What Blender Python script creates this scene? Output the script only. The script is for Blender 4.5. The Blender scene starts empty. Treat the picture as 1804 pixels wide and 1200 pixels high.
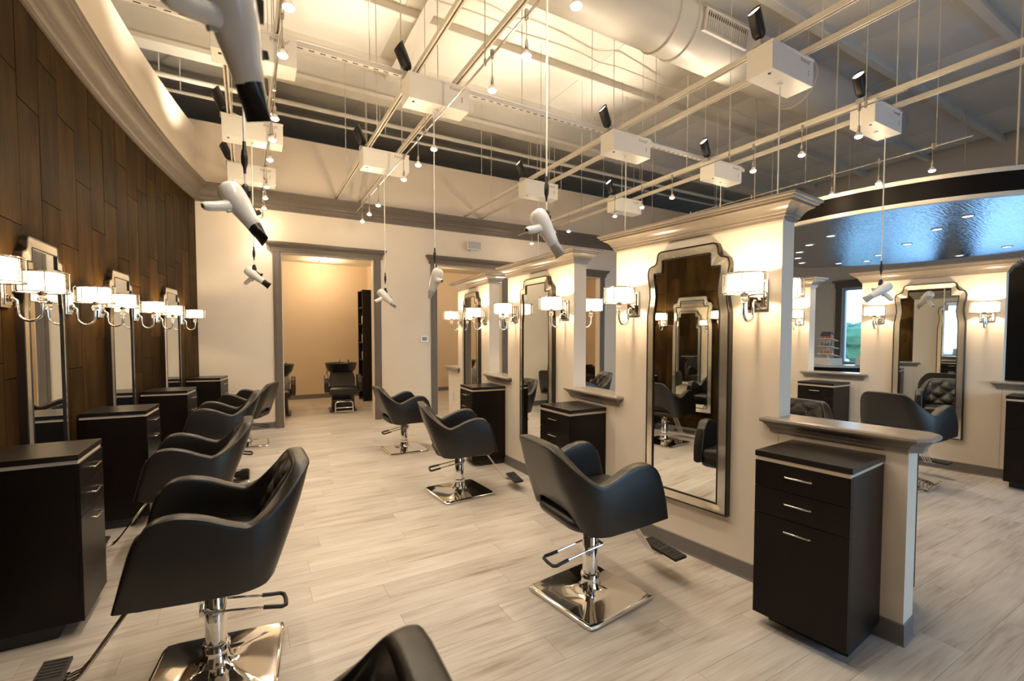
import bpy, bmesh, math, random
from mathutils import Vector, Matrix, Euler
PI = math.pi
random.seed(7)
sc = bpy.context.scene
C = bpy.context.collection

# ------------------------------------------------------------------ camera, sky, light, exposure
cam_d = bpy.data.cameras.new('camera')
cam_d.sensor_width = 36.0
cam_d.lens = 36.0 * 816.583 / 1804.0
cam_d.shift_y = 24.0 / 1804.0
cam_d.clip_start = 0.02
cam_d.dof.use_dof = True
cam_d.dof.focus_distance = 3.4
cam_d.dof.aperture_fstop = 2.8
cam = bpy.data.objects.new('camera', cam_d)
C.objects.link(cam)
cam.location = (0, 0, 1.5)
cam.rotation_euler = (PI/2 - 0.0387, 0, -0.5167)
sc.camera = cam

world = bpy.data.worlds.new('sky')
sc.world = world
world.use_nodes = True
wn, wl = world.node_tree.nodes, world.node_tree.links
bg = wn['Background']
tc = wn.new('ShaderNodeTexCoord'); sep = wn.new('ShaderNodeSeparateXYZ'); rmp = wn.new('ShaderNodeValToRGB')
wl.new(tc.outputs['Generated'], sep.inputs[0]); wl.new(sep.outputs['Z'], rmp.inputs[0])
rmp.color_ramp.elements[0].position = 0.0; rmp.color_ramp.elements[0].color = (0.68, 0.93, 1.0, 1)
rmp.color_ramp.elements[1].position = 0.6; rmp.color_ramp.elements[1].color = (0.22, 0.52, 1.0, 1)
wl.new(rmp.outputs[0], bg.inputs[0])
bg.inputs[1].default_value = 7.0

sc.view_settings.view_transform = 'Standard'
sc.view_settings.look = 'None'
sc.view_settings.exposure = 0.0
sc.view_settings.gamma = 1.0
sc.view_settings.use_curve_mapping = False
cy = sc.cycles
cy.max_bounces = 8; cy.diffuse_bounces = 4; cy.glossy_bounces = 6; cy.transmission_bounces = 6; cy.transparent_max_bounces = 8
cy.sample_clamp_indirect = 6.0
cy.caustics_reflective = False; cy.caustics_refractive = False
cy.blur_glossy = 0.5
cy.use_denoising = True

WARM = (1.0, 0.74, 0.45)
WARMW = (1.0, 0.76, 0.46)
SPOT_W = 21.0
SCONCE_W = 14.5
UP_W = 122.0
GLOW_W = 6.2

def portal(name, loc, rot, sx, sy):
    l = bpy.data.lights.new(name, 'AREA'); l.shape = 'RECTANGLE'; l.size = sx; l.size_y = sy
    l.cycles.is_portal = True
    o = bpy.data.objects.new(name, l); C.objects.link(o); o.location = loc; o.rotation_euler = rot
    return o

# ------------------------------------------------------------------ materials
MATS = {}
def mat(name, col=(.8, .8, .8), rough=.5, metal=0., emit=None, estr=0., spec=.5, noise=0., nscale=8., bump=0., bscale=60., coat=0., stretch=(1, 1, 1), randv=0., col2=None):
    if name in MATS: return MATS[name]
    m = bpy.data.materials.new(name); m.use_nodes = True
    nt = m.node_tree; b = nt.nodes['Principled BSDF']
    b.inputs['Base Color'].default_value = (*col, 1); b.inputs['Roughness'].default_value = rough
    b.inputs['Metallic'].default_value = metal; b.inputs['Specular IOR Level'].default_value = spec
    b.inputs['Coat Weight'].default_value = coat; b.inputs['Coat Roughness'].default_value = .12
    if emit: b.inputs['Emission Color'].default_value = (*emit, 1); b.inputs['Emission Strength'].default_value = estr
    tcn = mp = None
    if noise or bump or randv:
        tcn = nt.nodes.new('ShaderNodeTexCoord'); oi = nt.nodes.new('ShaderNodeObjectInfo')
        mp = nt.nodes.new('ShaderNodeVectorMath'); mp.operation = 'MULTIPLY_ADD'
        mp.inputs[1].default_value = stretch
        cmb = nt.nodes.new('ShaderNodeVectorMath'); cmb.operation = 'SCALE'; cmb.inputs[0].default_value = (37., 53., 71.)
        nt.links.new(oi.outputs['Random'], cmb.inputs['Scale'])
        nt.links.new(tcn.outputs['Object'], mp.inputs[0]); nt.links.new(cmb.outputs[0], mp.inputs[2])
    if noise or randv:
        n = nt.nodes.new('ShaderNodeTexNoise'); n.inputs['Scale'].default_value = nscale; n.inputs['Detail'].default_value = 5.
        nt.links.new(mp.outputs[0], n.inputs['Vector'])
        mr = nt.nodes.new('ShaderNodeMapRange'); mr.inputs[1].default_value = .3; mr.inputs[2].default_value = .7
        mr.inputs[3].default_value = 0.; mr.inputs[4].default_value = 1.
        nt.links.new(n.outputs['Fac'], mr.inputs[0])
        mx = nt.nodes.new('ShaderNodeMix'); mx.data_type = 'RGBA'
        c2 = col2 or tuple(c*(1-noise) for c in col)
        mx.inputs[6].default_value = (*col, 1); mx.inputs[7].default_value = (*c2, 1)
        nt.links.new(mr.outputs[0], mx.inputs[0])
        out = mx.outputs[2]
        if randv:
            mv = nt.nodes.new('ShaderNodeMapRange'); mv.inputs[3].default_value = 1-randv; mv.inputs[4].default_value = 1+randv
            nt.links.new(oi.outputs['Random'], mv.inputs[0])
            vm = nt.nodes.new('ShaderNodeVectorMath'); vm.operation = 'SCALE'
            nt.links.new(out, vm.inputs[0]); nt.links.new(mv.outputs[0], vm.inputs['Scale']); out = vm.outputs[0]
        nt.links.new(out, b.inputs['Base Color'])
    if bump:
        n2 = nt.nodes.new('ShaderNodeTexNoise'); n2.inputs['Scale'].default_value = bscale; n2.inputs['Detail'].default_value = 3.
        nt.links.new(mp.outputs[0], n2.inputs['Vector'])
        bp = nt.nodes.new('ShaderNodeBump'); bp.inputs['Strength'].default_value = bump; bp.inputs['Distance'].default_value = .01
        nt.links.new(n2.outputs['Fac'], bp.inputs['Height']); nt.links.new(bp.outputs[0], b.inputs['Normal'])
    MATS[name] = m
    return m

M_WALL = mat('cream_paint', (.80, .705, .59), .55, noise=.04, nscale=3, bump=.05, bscale=180, spec=.3)
M_WASHW = mat('beige_paint', (.68, .54, .39), .6, noise=.04, nscale=3, spec=.3)
M_TRIM = mat('taupe_gloss_trim_lit', (.27, .232, .195), .25, noise=.10, nscale=14, spec=.6)  # same taupe as the big crown, base colour lightened for its sconce-lit look
M_TRIMBIG = mat('taupe_satin_trim', (.150, .124, .100), .42, noise=.10, nscale=14, spec=.35)
M_BASE = mat('grey_vinyl_base', (.165, .15, .14), .42, noise=.08, nscale=9)
def floor_mat(name, rand):
    m = bpy.data.materials.new(name); m.use_nodes = True; nt = m.node_tree; b = nt.nodes['Principled BSDF']; N = nt.nodes.new; L = nt.links.new
    tcn = N('ShaderNodeTexCoord'); oi = N('ShaderNodeObjectInfo')
    sc_ = N('ShaderNodeVectorMath'); sc_.operation = 'SCALE'; sc_.inputs[0].default_value = (37., 53., 71.); L(oi.outputs['Random'], sc_.inputs['Scale'])
    ad = N('ShaderNodeVectorMath'); ad.operation = 'ADD'; L(tcn.outputs['Object'], ad.inputs[0]); L(sc_.outputs[0], ad.inputs[1])
    def noise(st, scale, detail, dist=0.):
        mu = N('ShaderNodeVectorMath'); mu.operation = 'MULTIPLY'; mu.inputs[1].default_value = st; L(ad.outputs[0], mu.inputs[0])
        n = N('ShaderNodeTexNoise'); n.inputs['Scale'].default_value = scale; n.inputs['Detail'].default_value = detail; n.inputs['Distortion'].default_value = dist
        L(mu.outputs[0], n.inputs['Vector']); return n.outputs['Fac']
    n1 = noise((1., 9., 1.), 2.6, 6., .6); n2 = noise((1., 30., 1.), 3.4, 4.); n3 = noise((1., 2.2, 1.), 1.5, 2.)
    r = N('ShaderNodeValToRGB'); e = r.color_ramp.elements
    e[0].position = .30; e[0].color = (.285, .222, .17, 1); e[1].position = .64; e[1].color = (.64, .595, .535, 1)
    e2 = e.new(.47); e2.color = (.53, .472, .41, 1)
    m1 = N('ShaderNodeMath'); m1.operation = 'MULTIPLY_ADD'; m1.inputs[1].default_value = .28; L(n2, m1.inputs[0]); 
    m2 = N('ShaderNodeMath'); m2.operation = 'MULTIPLY_ADD'; m2.inputs[1].default_value = .42; L(n1, m2.inputs[0]); L(m1.outputs[0], m2.inputs[2])
    m3 = N('ShaderNodeMath'); m3.operation = 'MULTIPLY_ADD'; m3.inputs[1].default_value = .30; L(n3, m3.inputs[0]); m3.inputs[2].default_value = 0.; L(m3.outputs[0], m1.inputs[2])
    L(m2.outputs[0], r.inputs[0])
    out = r.outputs[0]
    if rand:
        mv = N('ShaderNodeMapRange'); mv.inputs[3].default_value = .93; mv.inputs[4].default_value = 1.07; L(oi.outputs['Random'], mv.inputs[0])
        vm = N('ShaderNodeVectorMath'); vm.operation = 'SCALE'; L(out, vm.inputs[0]); L(mv.outputs[0], vm.inputs['Scale']); out = vm.outputs[0]
    L(out, b.inputs['Base Color']); b.inputs['Roughness'].default_value = .36; b.inputs['Specular IOR Level'].default_value = .3
    bp = N('ShaderNodeBump'); bp.inputs['Strength'].default_value = .08; bp.inputs['Distance'].default_value = .01; L(n2, bp.inputs['Height']); L(bp.outputs[0], b.inputs['Normal'])
    return m
M_FLOOR = floor_mat('pale_oak_plank', True)
M_FSLAB = mat('floor_joint', (.34, .28, .22), .7, noise=.1)
M_PLANK = mat('dark_walnut_plank', (.047, .0260, .0085), .5, noise=.5, nscale=1.6, stretch=(5, 5, 1.2), bump=.15, bscale=9, randv=.25, col2=(.016, .0084, .0028), spec=.03)
M_DARKSUB = mat('dark_joint', (.012, .008, .006), .7, noise=.1)
M_ESP = mat('espresso_laminate', (.0075, .0045, .003), .36, noise=.35, nscale=3, stretch=(6, 6, 1), spec=.22)
M_ESPTOP = mat('espresso_top', (.011, .008, .007), .30, noise=.3, nscale=4, stretch=(1, 6, 1), spec=.4)
M_REVEAL = mat('champagne_strip', (.74, .63, .49), .45, noise=.05)
M_CHROME = mat('polished_chrome', (.86, .85, .83), .05, metal=1., noise=.02)
M_SATIN = mat('satin_nickel', (.72, .69, .65), .22, metal=1., noise=.04)
M_LEATH = mat('black_leather', (.0065, .0054, .0046), .36, noise=.2, nscale=20, bump=.10, bscale=240, spec=.58)
M_RUBBER = mat('black_rubber', (.018, .017, .017), .55, noise=.2, nscale=30)
M_BLACK = mat('black_plastic', (.012, .012, .013), .3, noise=.2, nscale=20)
M_WHITEP = mat('white_plastic', (.84, .82, .79), .25, noise=.03, nscale=10, coat=.3)
M_GREYP = mat('grey_plastic', (.42, .41, .40), .35, noise=.05, nscale=10)
M_BOX = mat('white_enamel', (.83, .80, .74), .4, noise=.03, nscale=6)
M_RAIL = mat('cream_enamel_rail', (.72, .66, .56), .35, noise=.04, nscale=6)
M_CEIL = mat('white_insulation', (.86, .81, .72), .38, noise=.07, nscale=2.5, bump=.5, bscale=5, spec=.4)
M_STEEL = mat('painted_steel', (.84, .79, .69), .5, noise=.06, nscale=4)
M_DARKROOF = mat('unlit_roof', (.10, .085, .065), .8, noise=.25, nscale=1.5)  # dark base colour stands in for the lack of light in the plenum
M_MIRROR = mat('silvered_glass', (.86, .875, .845), .012, metal=1., noise=.01)
M_BEVEL = mat('antiqued_mirror', (.88, .82, .69), .15, metal=.82, noise=.06, nscale=6)
M_FRAME = mat('black_frame', (.018, .013, .010), .3, noise=.2)
M_TILE = mat('ceiling_tile', (.74, .68, .58), .7, noise=.05, nscale=30, bump=.2, bscale=120)
M_SILVER = mat('silver_leaf', (.50, .475, .44), .20, metal=.92, noise=.2, nscale=5, stretch=(1, 7, 1), bump=.5, bscale=7)
M_BLACKBAND = mat('black_fascia', (.008, .006, .005), .6, noise=.2, spec=.12)
M_GLASSB = mat('amber_screen', (.25, .24, .18), .3, noise=.05)
M_DUCT = mat('painted_duct', (.60, .555, .48), .45, noise=.05, nscale=3)
M_VENT = mat('vent_dark', (.04, .035, .03), .6, noise=.1)
M_PAPER = mat('printed_paper', (.75, .72, .68), .6, noise=.1, nscale=12)
M_ASPH = mat('pale_pavement', (.55, .54, .52), .9, noise=.15, nscale=1)
M_LEAF = mat('tree_leaves', (.10, .20, .07), .7, noise=.5, nscale=3)
M_BARK = mat('tree_bark', (.12, .08, .05), .8, noise=.4, nscale=6)
M_WINF = mat('pale_blue_frame', (.46, .52, .58), .4, noise=.05)
def bottle_mat(n, c): return mat(n, c, .3, noise=.06, nscale=6)
M_TEXT = mat('grey_print', (.30, .26, .21), .6, noise=.05)

def emis(name, col, s, camfac=None):
    m = bpy.data.materials.new(name); m.use_nodes = True; nt = m.node_tree
    b = nt.nodes['Principled BSDF']; b.inputs['Base Color'].default_value = (*[min(1, c) for c in col], 1)
    n = nt.nodes.new('ShaderNodeTexNoise'); n.inputs['Scale'].default_value = 30.
    mr = nt.nodes.new('ShaderNodeMapRange'); mr.inputs[3].default_value = s*.92; mr.inputs[4].default_value = s*1.08
    nt.links.new(n.outputs['Fac'], mr.inputs[0]); nt.links.new(mr.outputs[0], b.inputs['Emission Strength'])
    b.inputs['Emission Color'].default_value = (*col, 1)
    return m
M_SHADE = emis('glowing_shade', (1.0, .80, .54), 4.2)
M_LENS = emis('lit_lens', (1.0, .95, .86), 40.)
M_LENSUP = emis('uplight_lens', (1.0, .85, .62), 6.)
M_DOWN = emis('downlight_lens', (1.0, .9, .75), 4.)

def crystal():
    m = bpy.data.materials.new('crystal_band'); m.use_nodes = True; nt = m.node_tree
    out = nt.nodes['Material Output']; nt.nodes.remove(nt.nodes['Principled BSDF'])
    tr = nt.nodes.new('ShaderNodeBsdfTransparent'); gl = nt.nodes.new('ShaderNodeBsdfGlossy'); gl.inputs['Roughness'].default_value = .15
    gl.inputs['Color'].default_value = (.9, .85, .75, 1)
    v = nt.nodes.new('ShaderNodeTexVoronoi'); v.inputs['Scale'].default_value = 90.; v.feature = 'DISTANCE_TO_EDGE'
    t = nt.nodes.new('ShaderNodeTexCoord'); nt.links.new(t.outputs['Object'], v.inputs['Vector'])
    mr = nt.nodes.new('ShaderNodeMapRange'); mr.inputs[1].default_value = 0.; mr.inputs[2].default_value = .12
    mr.inputs[3].default_value = .75; mr.inputs[4].default_value = .12
    nt.links.new(v.outputs['Distance'], mr.inputs[0])
    mx = nt.nodes.new('ShaderNodeMixShader')
    nt.links.new(mr.outputs[0], mx.inputs[0]); nt.links.new(tr.outputs[0], mx.inputs[1]); nt.links.new(gl.outputs[0], mx.inputs[2])
    nt.links.new(mx.outputs[0], out.inputs[0])
    return m
M_CRYST = crystal()
def glass():
    m = bpy.data.materials.new('window_glass'); m.use_nodes = True; nt = m.node_tree
    out = nt.nodes['Material Output']; nt.nodes.remove(nt.nodes['Principled BSDF'])
    tr = nt.nodes.new('ShaderNodeBsdfTransparent'); tr.inputs['Color'].default_value = (.9, .95, 1, 1)
    gl = nt.nodes.new('ShaderNodeBsdfGlossy'); gl.inputs['Roughness'].default_value = .02
    fr = nt.nodes.new('ShaderNodeFresnel'); mx = nt.nodes.new('ShaderNodeMixShader')
    nt.links.new(fr.outputs[0], mx.inputs[0]); nt.links.new(tr.outputs[0], mx.inputs[1]); nt.links.new(gl.outputs[0], mx.inputs[2])
    nt.links.new(mx.outputs[0], out.inputs[0]); return m
M_GLASS = glass()
def ballglass():
    m = mat('crystal_ball', (.95, .93, .9), .03, spec=.8, noise=.02)
    m.node_tree.nodes['Principled BSDF'].inputs['Transmission Weight'].default_value = .8
    return m
M_BALL = ballglass()

# ------------------------------------------------------------------ geometry helpers
class MB:
    def __init__(s): s.v = []; s.f = []
    def add(s, verts, faces):
        o = len(s.v); s.v += [tuple(v) for v in verts]; s.f += [tuple(i+o for i in f) for f in faces]; return s
    def box(s, c, d, rot=None):
        hx, hy, hz = d[0]/2, d[1]/2, d[2]/2
        vs = [Vector((x, y, z)) for x in (-hx, hx) for y in (-hy, hy) for z in (-hz, hz)]
        if rot is not None: vs = [rot @ v for v in vs]
        vs = [v + Vector(c) for v in vs]
        return s.add(vs, [(0, 1, 3, 2), (4, 6, 7, 5), (0, 4, 5, 1), (2, 3, 7, 6), (0, 2, 6, 4), (1, 5, 7, 3)])
    def bx(s, a, b): return s.box([(a[i]+b[i])/2 for i in range(3)], [abs(b[i]-a[i]) for i in range(3)])
    def rings(s, rings, caps=True, close=False):
        n = len(rings[0]); vs = [p for r in rings for p in r]; fs = []
        m = len(rings)
        for i in range(m if close else m-1):
            i2 = (i+1) % m
            for j in range(n):
                fs.append((i*n+j, i*n+(j+1) % n, i2*n+(j+1) % n, i2*n+j))
        if caps and not close:
            fs.append(tuple(reversed(range(n)))); fs.append(tuple((m-1)*n+j for j in range(n)))
        return s.add(vs, fs)
    def cyl(s, p0, p1, r0, r1=None, n=16, caps=True):
        r1 = r0 if r1 is None else r1
        p0, p1 = Vector(p0), Vector(p1); a = (p1-p0).normalized()
        u = a.orthogonal().normalized(); w = a.cross(u)
        def ring(p, r): return [p + (u*math.cos(2*PI*k/n) + w*math.sin(2*PI*k/n))*r for k in range(n)]
        return s.rings([ring(p0, r0), ring(p1, r1)], caps)
    def tube(s, pts, r, n=10, caps=True):
        pts = [Vector(p) for p in pts]; rs = r if isinstance(r, (list, tuple)) else [r]*len(pts)
        a = (pts[1]-pts[0]).normalized(); u = a.orthogonal().normalized(); rings = []
        for i, p in enumerate(pts):
            t = (pts[min(i+1, len(pts)-1)] - pts[max(i-1, 0)]).normalized()
            u = (u - t*u.dot(t)).normalized(); w = t.cross(u)
            rings.append([p + (u*math.cos(2*PI*k/n) + w*math.sin(2*PI*k/n))*rs[i] for k in range(n)])
        return s.rings(rings, caps)
    def lathe(s, prof, n=24, c=(0, 0, 0), caps=True, axis=None):
        rings = []
        for r, z in prof:
            ring = [Vector((r*math.cos(2*PI*k/n), r*math.sin(2*PI*k/n), z)) for k in range(n)]
            if axis is not None: ring = [axis @ p for p in ring]
            rings.append([p + Vector(c) for p in ring])
        return s.rings(rings, caps)
    def prism(s, poly, a, b, ax='x'):
        n = len(poly)
        def P(q, t): return (t, q[0], q[1]) if ax == 'x' else ((q[0], t, q[1]) if ax == 'y' else (q[0], q[1], t))
        return s.add([P(q, a) for q in poly] + [P(q, b) for q in poly],
                     [tuple(range(n)), tuple(reversed(range(n, 2*n)))] + [(i, n+i, n+(i+1) % n, (i+1) % n) for i in range(n)])
    def mesh(s, name, smooth=False, angle=None):
        me = bpy.data.meshes.new(name); me.from_pydata(s.v, [], s.f); me.validate()
        bm = bmesh.new(); bm.from_mesh(me); bmesh.ops.recalc_face_normals(bm, faces=bm.faces); bm.to_mesh(me); bm.free()
        if smooth:
            me.polygons.foreach_set('use_smooth', [True]*len(me.polygons))
            if angle: me.set_sharp_from_angle(angle=math.radians(angle))
        me.update(); return me
    def obj(s, name, m, parent=None, smooth=False, angle=40, loc=None, rot=None, bevel=0.):
        me = s.mesh(name, smooth, angle)
        o = bpy.data.objects.new(name, me); C.objects.link(o); me.materials.append(m)
        if parent is not None: o.parent = parent
        if loc: o.location = loc
        if rot: o.rotation_euler = rot
        if bevel:
            b = o.modifiers.new('bevel', 'BEVEL'); b.width = bevel; b.segments = 2; b.limit_method = 'ANGLE'; b.angle_limit = math.radians(50)
        return o

def tag(o, label, cat, group=None):
    o['label'] = label; o['category'] = cat
    if group: o['group'] = group
    return o
def struct(o): o['kind'] = 'structure'; return o
def stuff(o): o['kind'] = 'stuff'; return o
def thing(name, label, cat, loc=(0, 0, 0), rz=0., group=None, rot=None):
    o = bpy.data.objects.new(name, None); o.empty_display_size = .1; C.objects.link(o)
    o.location = loc; o.rotation_euler = rot if rot else (0, 0, rz)
    return tag(o, label, cat, group)
def dup(root, loc, rz=0., label=None, rot=None):
    def cp(o, par):
        c = o.copy(); C.objects.link(c)
        if par is not None: c.parent = par
        for ch in o.children: cp(ch, c)
        return c
    r = cp(root, None); r.location = loc; r.rotation_euler = rot if rot else (0, 0, rz)
    if label: r['label'] = label
    return r
def link_mesh(name, me, parent, loc, rz=0.):
    o = bpy.data.objects.new(name, me); C.objects.link(o); o.parent = parent; o.location = loc; o.rotation_euler = (0, 0, rz); return o
def spotlight(name, parent, loc, rot, power, size, blend, col, rad=.03):
    l = bpy.data.lights.new(name, 'SPOT'); l.energy = power; l.spot_size = size; l.spot_blend = blend; l.color = col; l.shadow_soft_size = rad
    o = bpy.data.objects.new(name, l); C.objects.link(o); o.parent = parent; o.location = loc; o.rotation_euler = rot; return o
def pointlight(name, parent, loc, power, col, rad=.03):
    l = bpy.data.lights.new(name, 'POINT'); l.energy = power; l.color = col; l.shadow_soft_size = rad
    o = bpy.data.objects.new(name, l); C.objects.link(o); o.parent = parent; o.location = loc; return o
def lerp(a, b, t): return a + (b-a)*t
def interp(xs, ys, x):
    if x <= xs[0]: return ys[0]
    for i in range(len(xs)-1):
        if x <= xs[i+1]:
            t = (x-xs[i])/(xs[i+1]-xs[i]); return lerp(ys[i], ys[i+1], t)
    return ys[-1]
def sstep(t): t = max(0, min(1, t)); return t*t*(3-2*t)

YB = 8.427          # face of the back wall
RL, XL0, YL0 = 25.0, -1.17, 3.3
def arc_x(y): return XL0 + (y-YL0)**2/(2*RL)
def arc_t(y): return math.atan2((y-YL0)/RL, 1.0)     # lean of the tangent towards +x

# ------------------------------------------------------------------ floor
fl = MB().bx((-2.6, -3.4, -.25), (14.2, 12.3, -.014)).obj('floor', M_FSLAB); struct(fl)
PW, PL = .18, 1.22
plank_meshes = {}
def plank_mesh(L, W):
    k = (round(L, 3), round(W, 3))
    if k not in plank_meshes:
        e = .0005
        b = MB()
        b.rings([[(-L/2+e, -W/2+e, -.014), (L/2-e, -W/2+e, -.014), (L/2-e, W/2-e, -.014), (-L/2+e, W/2-e, -.014)],
                 [(-L/2+e, -W/2+e, -.0006), (L/2-e, -W/2+e, -.0006), (L/2-e, W/2-e, -.0006), (-L/2+e, W/2-e, -.0006)],
                 [(-L/2+2*e, -W/2+2*e, 0), (L/2-2*e, -W/2+2*e, 0), (L/2-2*e, W/2-2*e, 0), (-L/2+2*e, W/2-2*e, 0)]])
        me = b.mesh('plank'); me.materials.append(M_FLOOR); plank_meshes[k] = me
    return plank_meshes[k]
cells = []
row = 0
y = -1.0
while y < 12.0:
    off = (row*0.47 % 1.0)*PL + random.uniform(-.1, .1)
    x = -2.4 - off
    while x < 13.9:
        cells.append((x+PL/2, y+PW/2)); x += PL
    y += PW; row += 1
def infront(c):
    dx, dy = math.sin(.5167), math.cos(.5167)
    f = c[0]*dx + c[1]*dy; r = c[0]*dy - c[1]*dx
    return f > .9 and abs(r) < f*1.25 + .8
vis = sorted([c for c in cells if infront(c) and -1.7 < c[0] < 7.2 and c[1] < 8.4], key=lambda c: c[0]**2 + c[1]**2)
near = vis[:296]
near_set = set(near)
for c in near:
    link_mesh('plank', plank_mesh(PL, PW), fl, (c[0], c[1], 0))
far = MB(); pm = plank_mesh(PL, PW)
for c in cells:
    if c in near_set: continue
    far.add([(v.co.x + c[0], v.co.y + c[1], v.co.z) for v in pm.vertices], [tuple(p.vertices) for p in pm.polygons])
farm = floor_mat('pale_oak_far', False)
stuff(far.obj('plank_field', farm, fl))

# ------------------------------------------------------------------ left curved wall
wl_ = MB()
ys = [2.0 + i*.15 for i in range(44)]
ys = [q for q in ys if q < 8.6] + [8.62]
def arc_strip(b, y0s, z0, z1, off0, off1):
    rings = []
    for q in y0s:
        t = arc_t(q); nx, ny = math.cos(t), -math.sin(t); x = arc_x(q)
        rings.append([(x+nx*off0, q+ny*off0, z0), (x+nx*off1, q+ny*off1, z0), (x+nx*off1, q+ny*off1, z1), (x+nx*off0, q+ny*off0, z1)])
    b.rings(rings)
arc_strip(wl_, ys, 0, 3.62, -.16, -.014)
wleft = struct(wl_.obj('wall_left', M_DARKSUB, None))
up_ = MB(); arc_strip(up_, ys, 3.60, 4.62, -.16, .0)
struct(up_.obj('upper_wall', M_WALL, wleft))
me = MB().box((0, 0, 0), (.013, .2940, .893)).mesh('wall_plank'); me.materials.append(M_PLANK)
half = {}
PZ = .90
for i in range(22):
    yc = 2.126 + .30*(i+.5) - .05
    if yc > 8.5: break
    t = arc_t(yc); x = arc_x(yc)
    z0 = -random.choice([.0, .22, .45, .68, .31, .54])
    while z0 < 3.56:
        a, b = max(z0, .0), min(z0+PZ, 3.56)
        L = round(b-a, 2)
        if L > .05:
            m_ = me
            if abs(L-PZ) > .011:
                if L not in half:
                    half[L] = MB().box((0, 0, 0), (.013, .2940, L-.007)).mesh('wall_plank'); half[L].materials.append(M_PLANK)
                m_ = half[L]
            link_mesh('plank', m_, wleft, (x-.006+random.uniform(-.0012, .0012), yc, (a+b)/2), -t)
        z0 += PZ
# crown profile for big room crown: (offset, z)
CROWN = [(0, 3.52), (.018, 3.52), (.02, 3.56), (.03, 3.575), (.035, 3.60), (.055, 3.615), (.06, 3.635), (.075, 3.66), (.105, 3.69), (.13, 3.705), (.133, 3.72), (.15, 3.725), (.152, 3.745), (.165, 3.755), (.168, 3.785), (0, 3.785)]
b = MB(); rings = []
for q in ys[:-1] + [8.50]:
    t = arc_t(q); nx, ny = math.cos(t), -math.sin(t); x = arc_x(q)
    rings.append([(x+nx*o, q+ny*o, z) for o, z in CROWN])
b.rings(rings); struct(b.obj('trim_1', M_TRIMBIG, None, True, 25))
bb = MB(); arc_strip(bb, ys, 0, .10, -.004, .012); struct(bb.obj('baseboard_left', M_BASE))

# ------------------------------------------------------------------ back wall with three openings
DOORS = [(.483, 1.955), (3.139, 4.55), (5.70, 7.152)]
DH = 2.865
b = MB(); xs = [-1.0]
prev = -1.0
for x0, x1 in DOORS:
    b.bx((prev, YB, 0), (x0, YB+.14, DH)); prev = x1
b.bx((prev, YB, 0), (14.2, YB+.14, DH)); b.bx((-1.0, YB, DH), (14.2, YB+.14, 4.72))
wback = struct(b.obj('wall_back', M_WALL))
b = MB(); b.rings([[(x, YB-o, z) for o, z in CROWN] for x in (-.62, 14.0)])
struct(b.obj('trim_2', M_TRIMBIG, None, True, 25))
def base_run(name, segs):
    b = MB()
    for x0, x1, y0 in segs: b.rings([[(x, y0+.002, .0), (x, y0-.014, .0), (x, y0-.006, .012), (x, y0-.006, .105), (x, y0+.002, .108)] for x in (x0, x1)])
    return struct(b.obj(name, M_BASE))
base_run('baseboard_back', [(-.62, .355, YB), (2.09, 2.985, YB), (4.69, 5.58, YB), (7.28, 14, YB)])
HEAD = [(0, 2.865), (.03, 2.865), (.03, 2.90), (.036, 2.905), (.036, 2.93), (.05, 2.945), (.075, 2.975), (.082, 2.98), (.082, 2.995), (.095, 3.0), (.095, 3.02), (0, 3.02)]
for i, (x0, x1) in enumerate(DOORS):
    root = thing('door_%d' % (i+1), '', 'x'); del root['label']; del root['category']; root['kind'] = 'structure'
    root.location = (0, YB, 0)
    for sx, xe in ((-1, x0), (1, x1)):
        b = MB(); xo = xe + sx*.125
        prof = [(0, 0), (.016, 0), (.022, .2), (.030, .25), (.030, .75), (.024, .8), (.02, 1), (0, 1)]
        b.rings([[(lerp(xe, xo, w), -o, z) for o, w in prof] for z in (0, 2.87)])
        struct(b.obj('casing', M_TRIMBIG, root, True, 25))
    # mitred head with returns
    b = MB(); rings = []
    for o, z in HEAD:
        e = o
        rings.append([(x0-.125-e, 0, z), (x0-.125-e, -o, z), (x1+.125+e, -o, z), (x1+.125+e, 0, z)])
    b.rings(rings); struct(b.obj('header', M_TRIMBIG, root, True, 20))
    b = MB(); b.bx((x0-.001, 0, 0), (x0+.012, .145, DH)); b.bx((x1-.012, 0, 0), (x1+.001, .145, DH)); b.bx((x0, 0, DH-.012), (x1, .145, DH+.001))
    struct(b.obj('jamb', M_WALL, root))

# wash room behind
b = MB(); b.bx((-1.0, 12.0, 0), (9.2, 12.14, 3.4)); struct(b.obj('wall_washroom', M_WASHW))
b = MB(); b.bx((-1.14, YB+.14, 0), (-1.0, 12.14, 3.4)); struct(b.obj('wall_washroom_left', M_WASHW))
b = MB(); b.bx((9.2, YB+.14, 0), (9.34, 12.14, 3.4)); struct(b.obj('wall_washroom_right', M_WASHW))
b = MB(); b.bx((2.62, 10.2, 0), (2.74, 12.0, 3.4)); struct(b.obj('wall_washroom_divider', M_WASHW))
base_run('baseboard_washroom', [(-1, 2.62, 12.0), (2.74, 9.2, 12.0)])
ct = struct(MB().bx((-1.0, YB+.14, 3.235), (9.2, 12.0, 3.40)).obj('ceiling_washroom', M_STEEL))
tm = MB().rings([[(-.598, -.298, .02), (.598, -.298, .02), (.598, .298, .02), (-.598, .298, .02)], [(-.59, -.29, 0), (.59, -.29, 0), (.59, .29, 0), (-.59, .29, 0)]]).mesh('tile'); tm.materials.append(M_TILE)
for i in range(8):
    for j in range(5): link_mesh('tile', tm, ct, (-.38+1.21*i, 8.9+.61*j+.05, 3.213))
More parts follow.
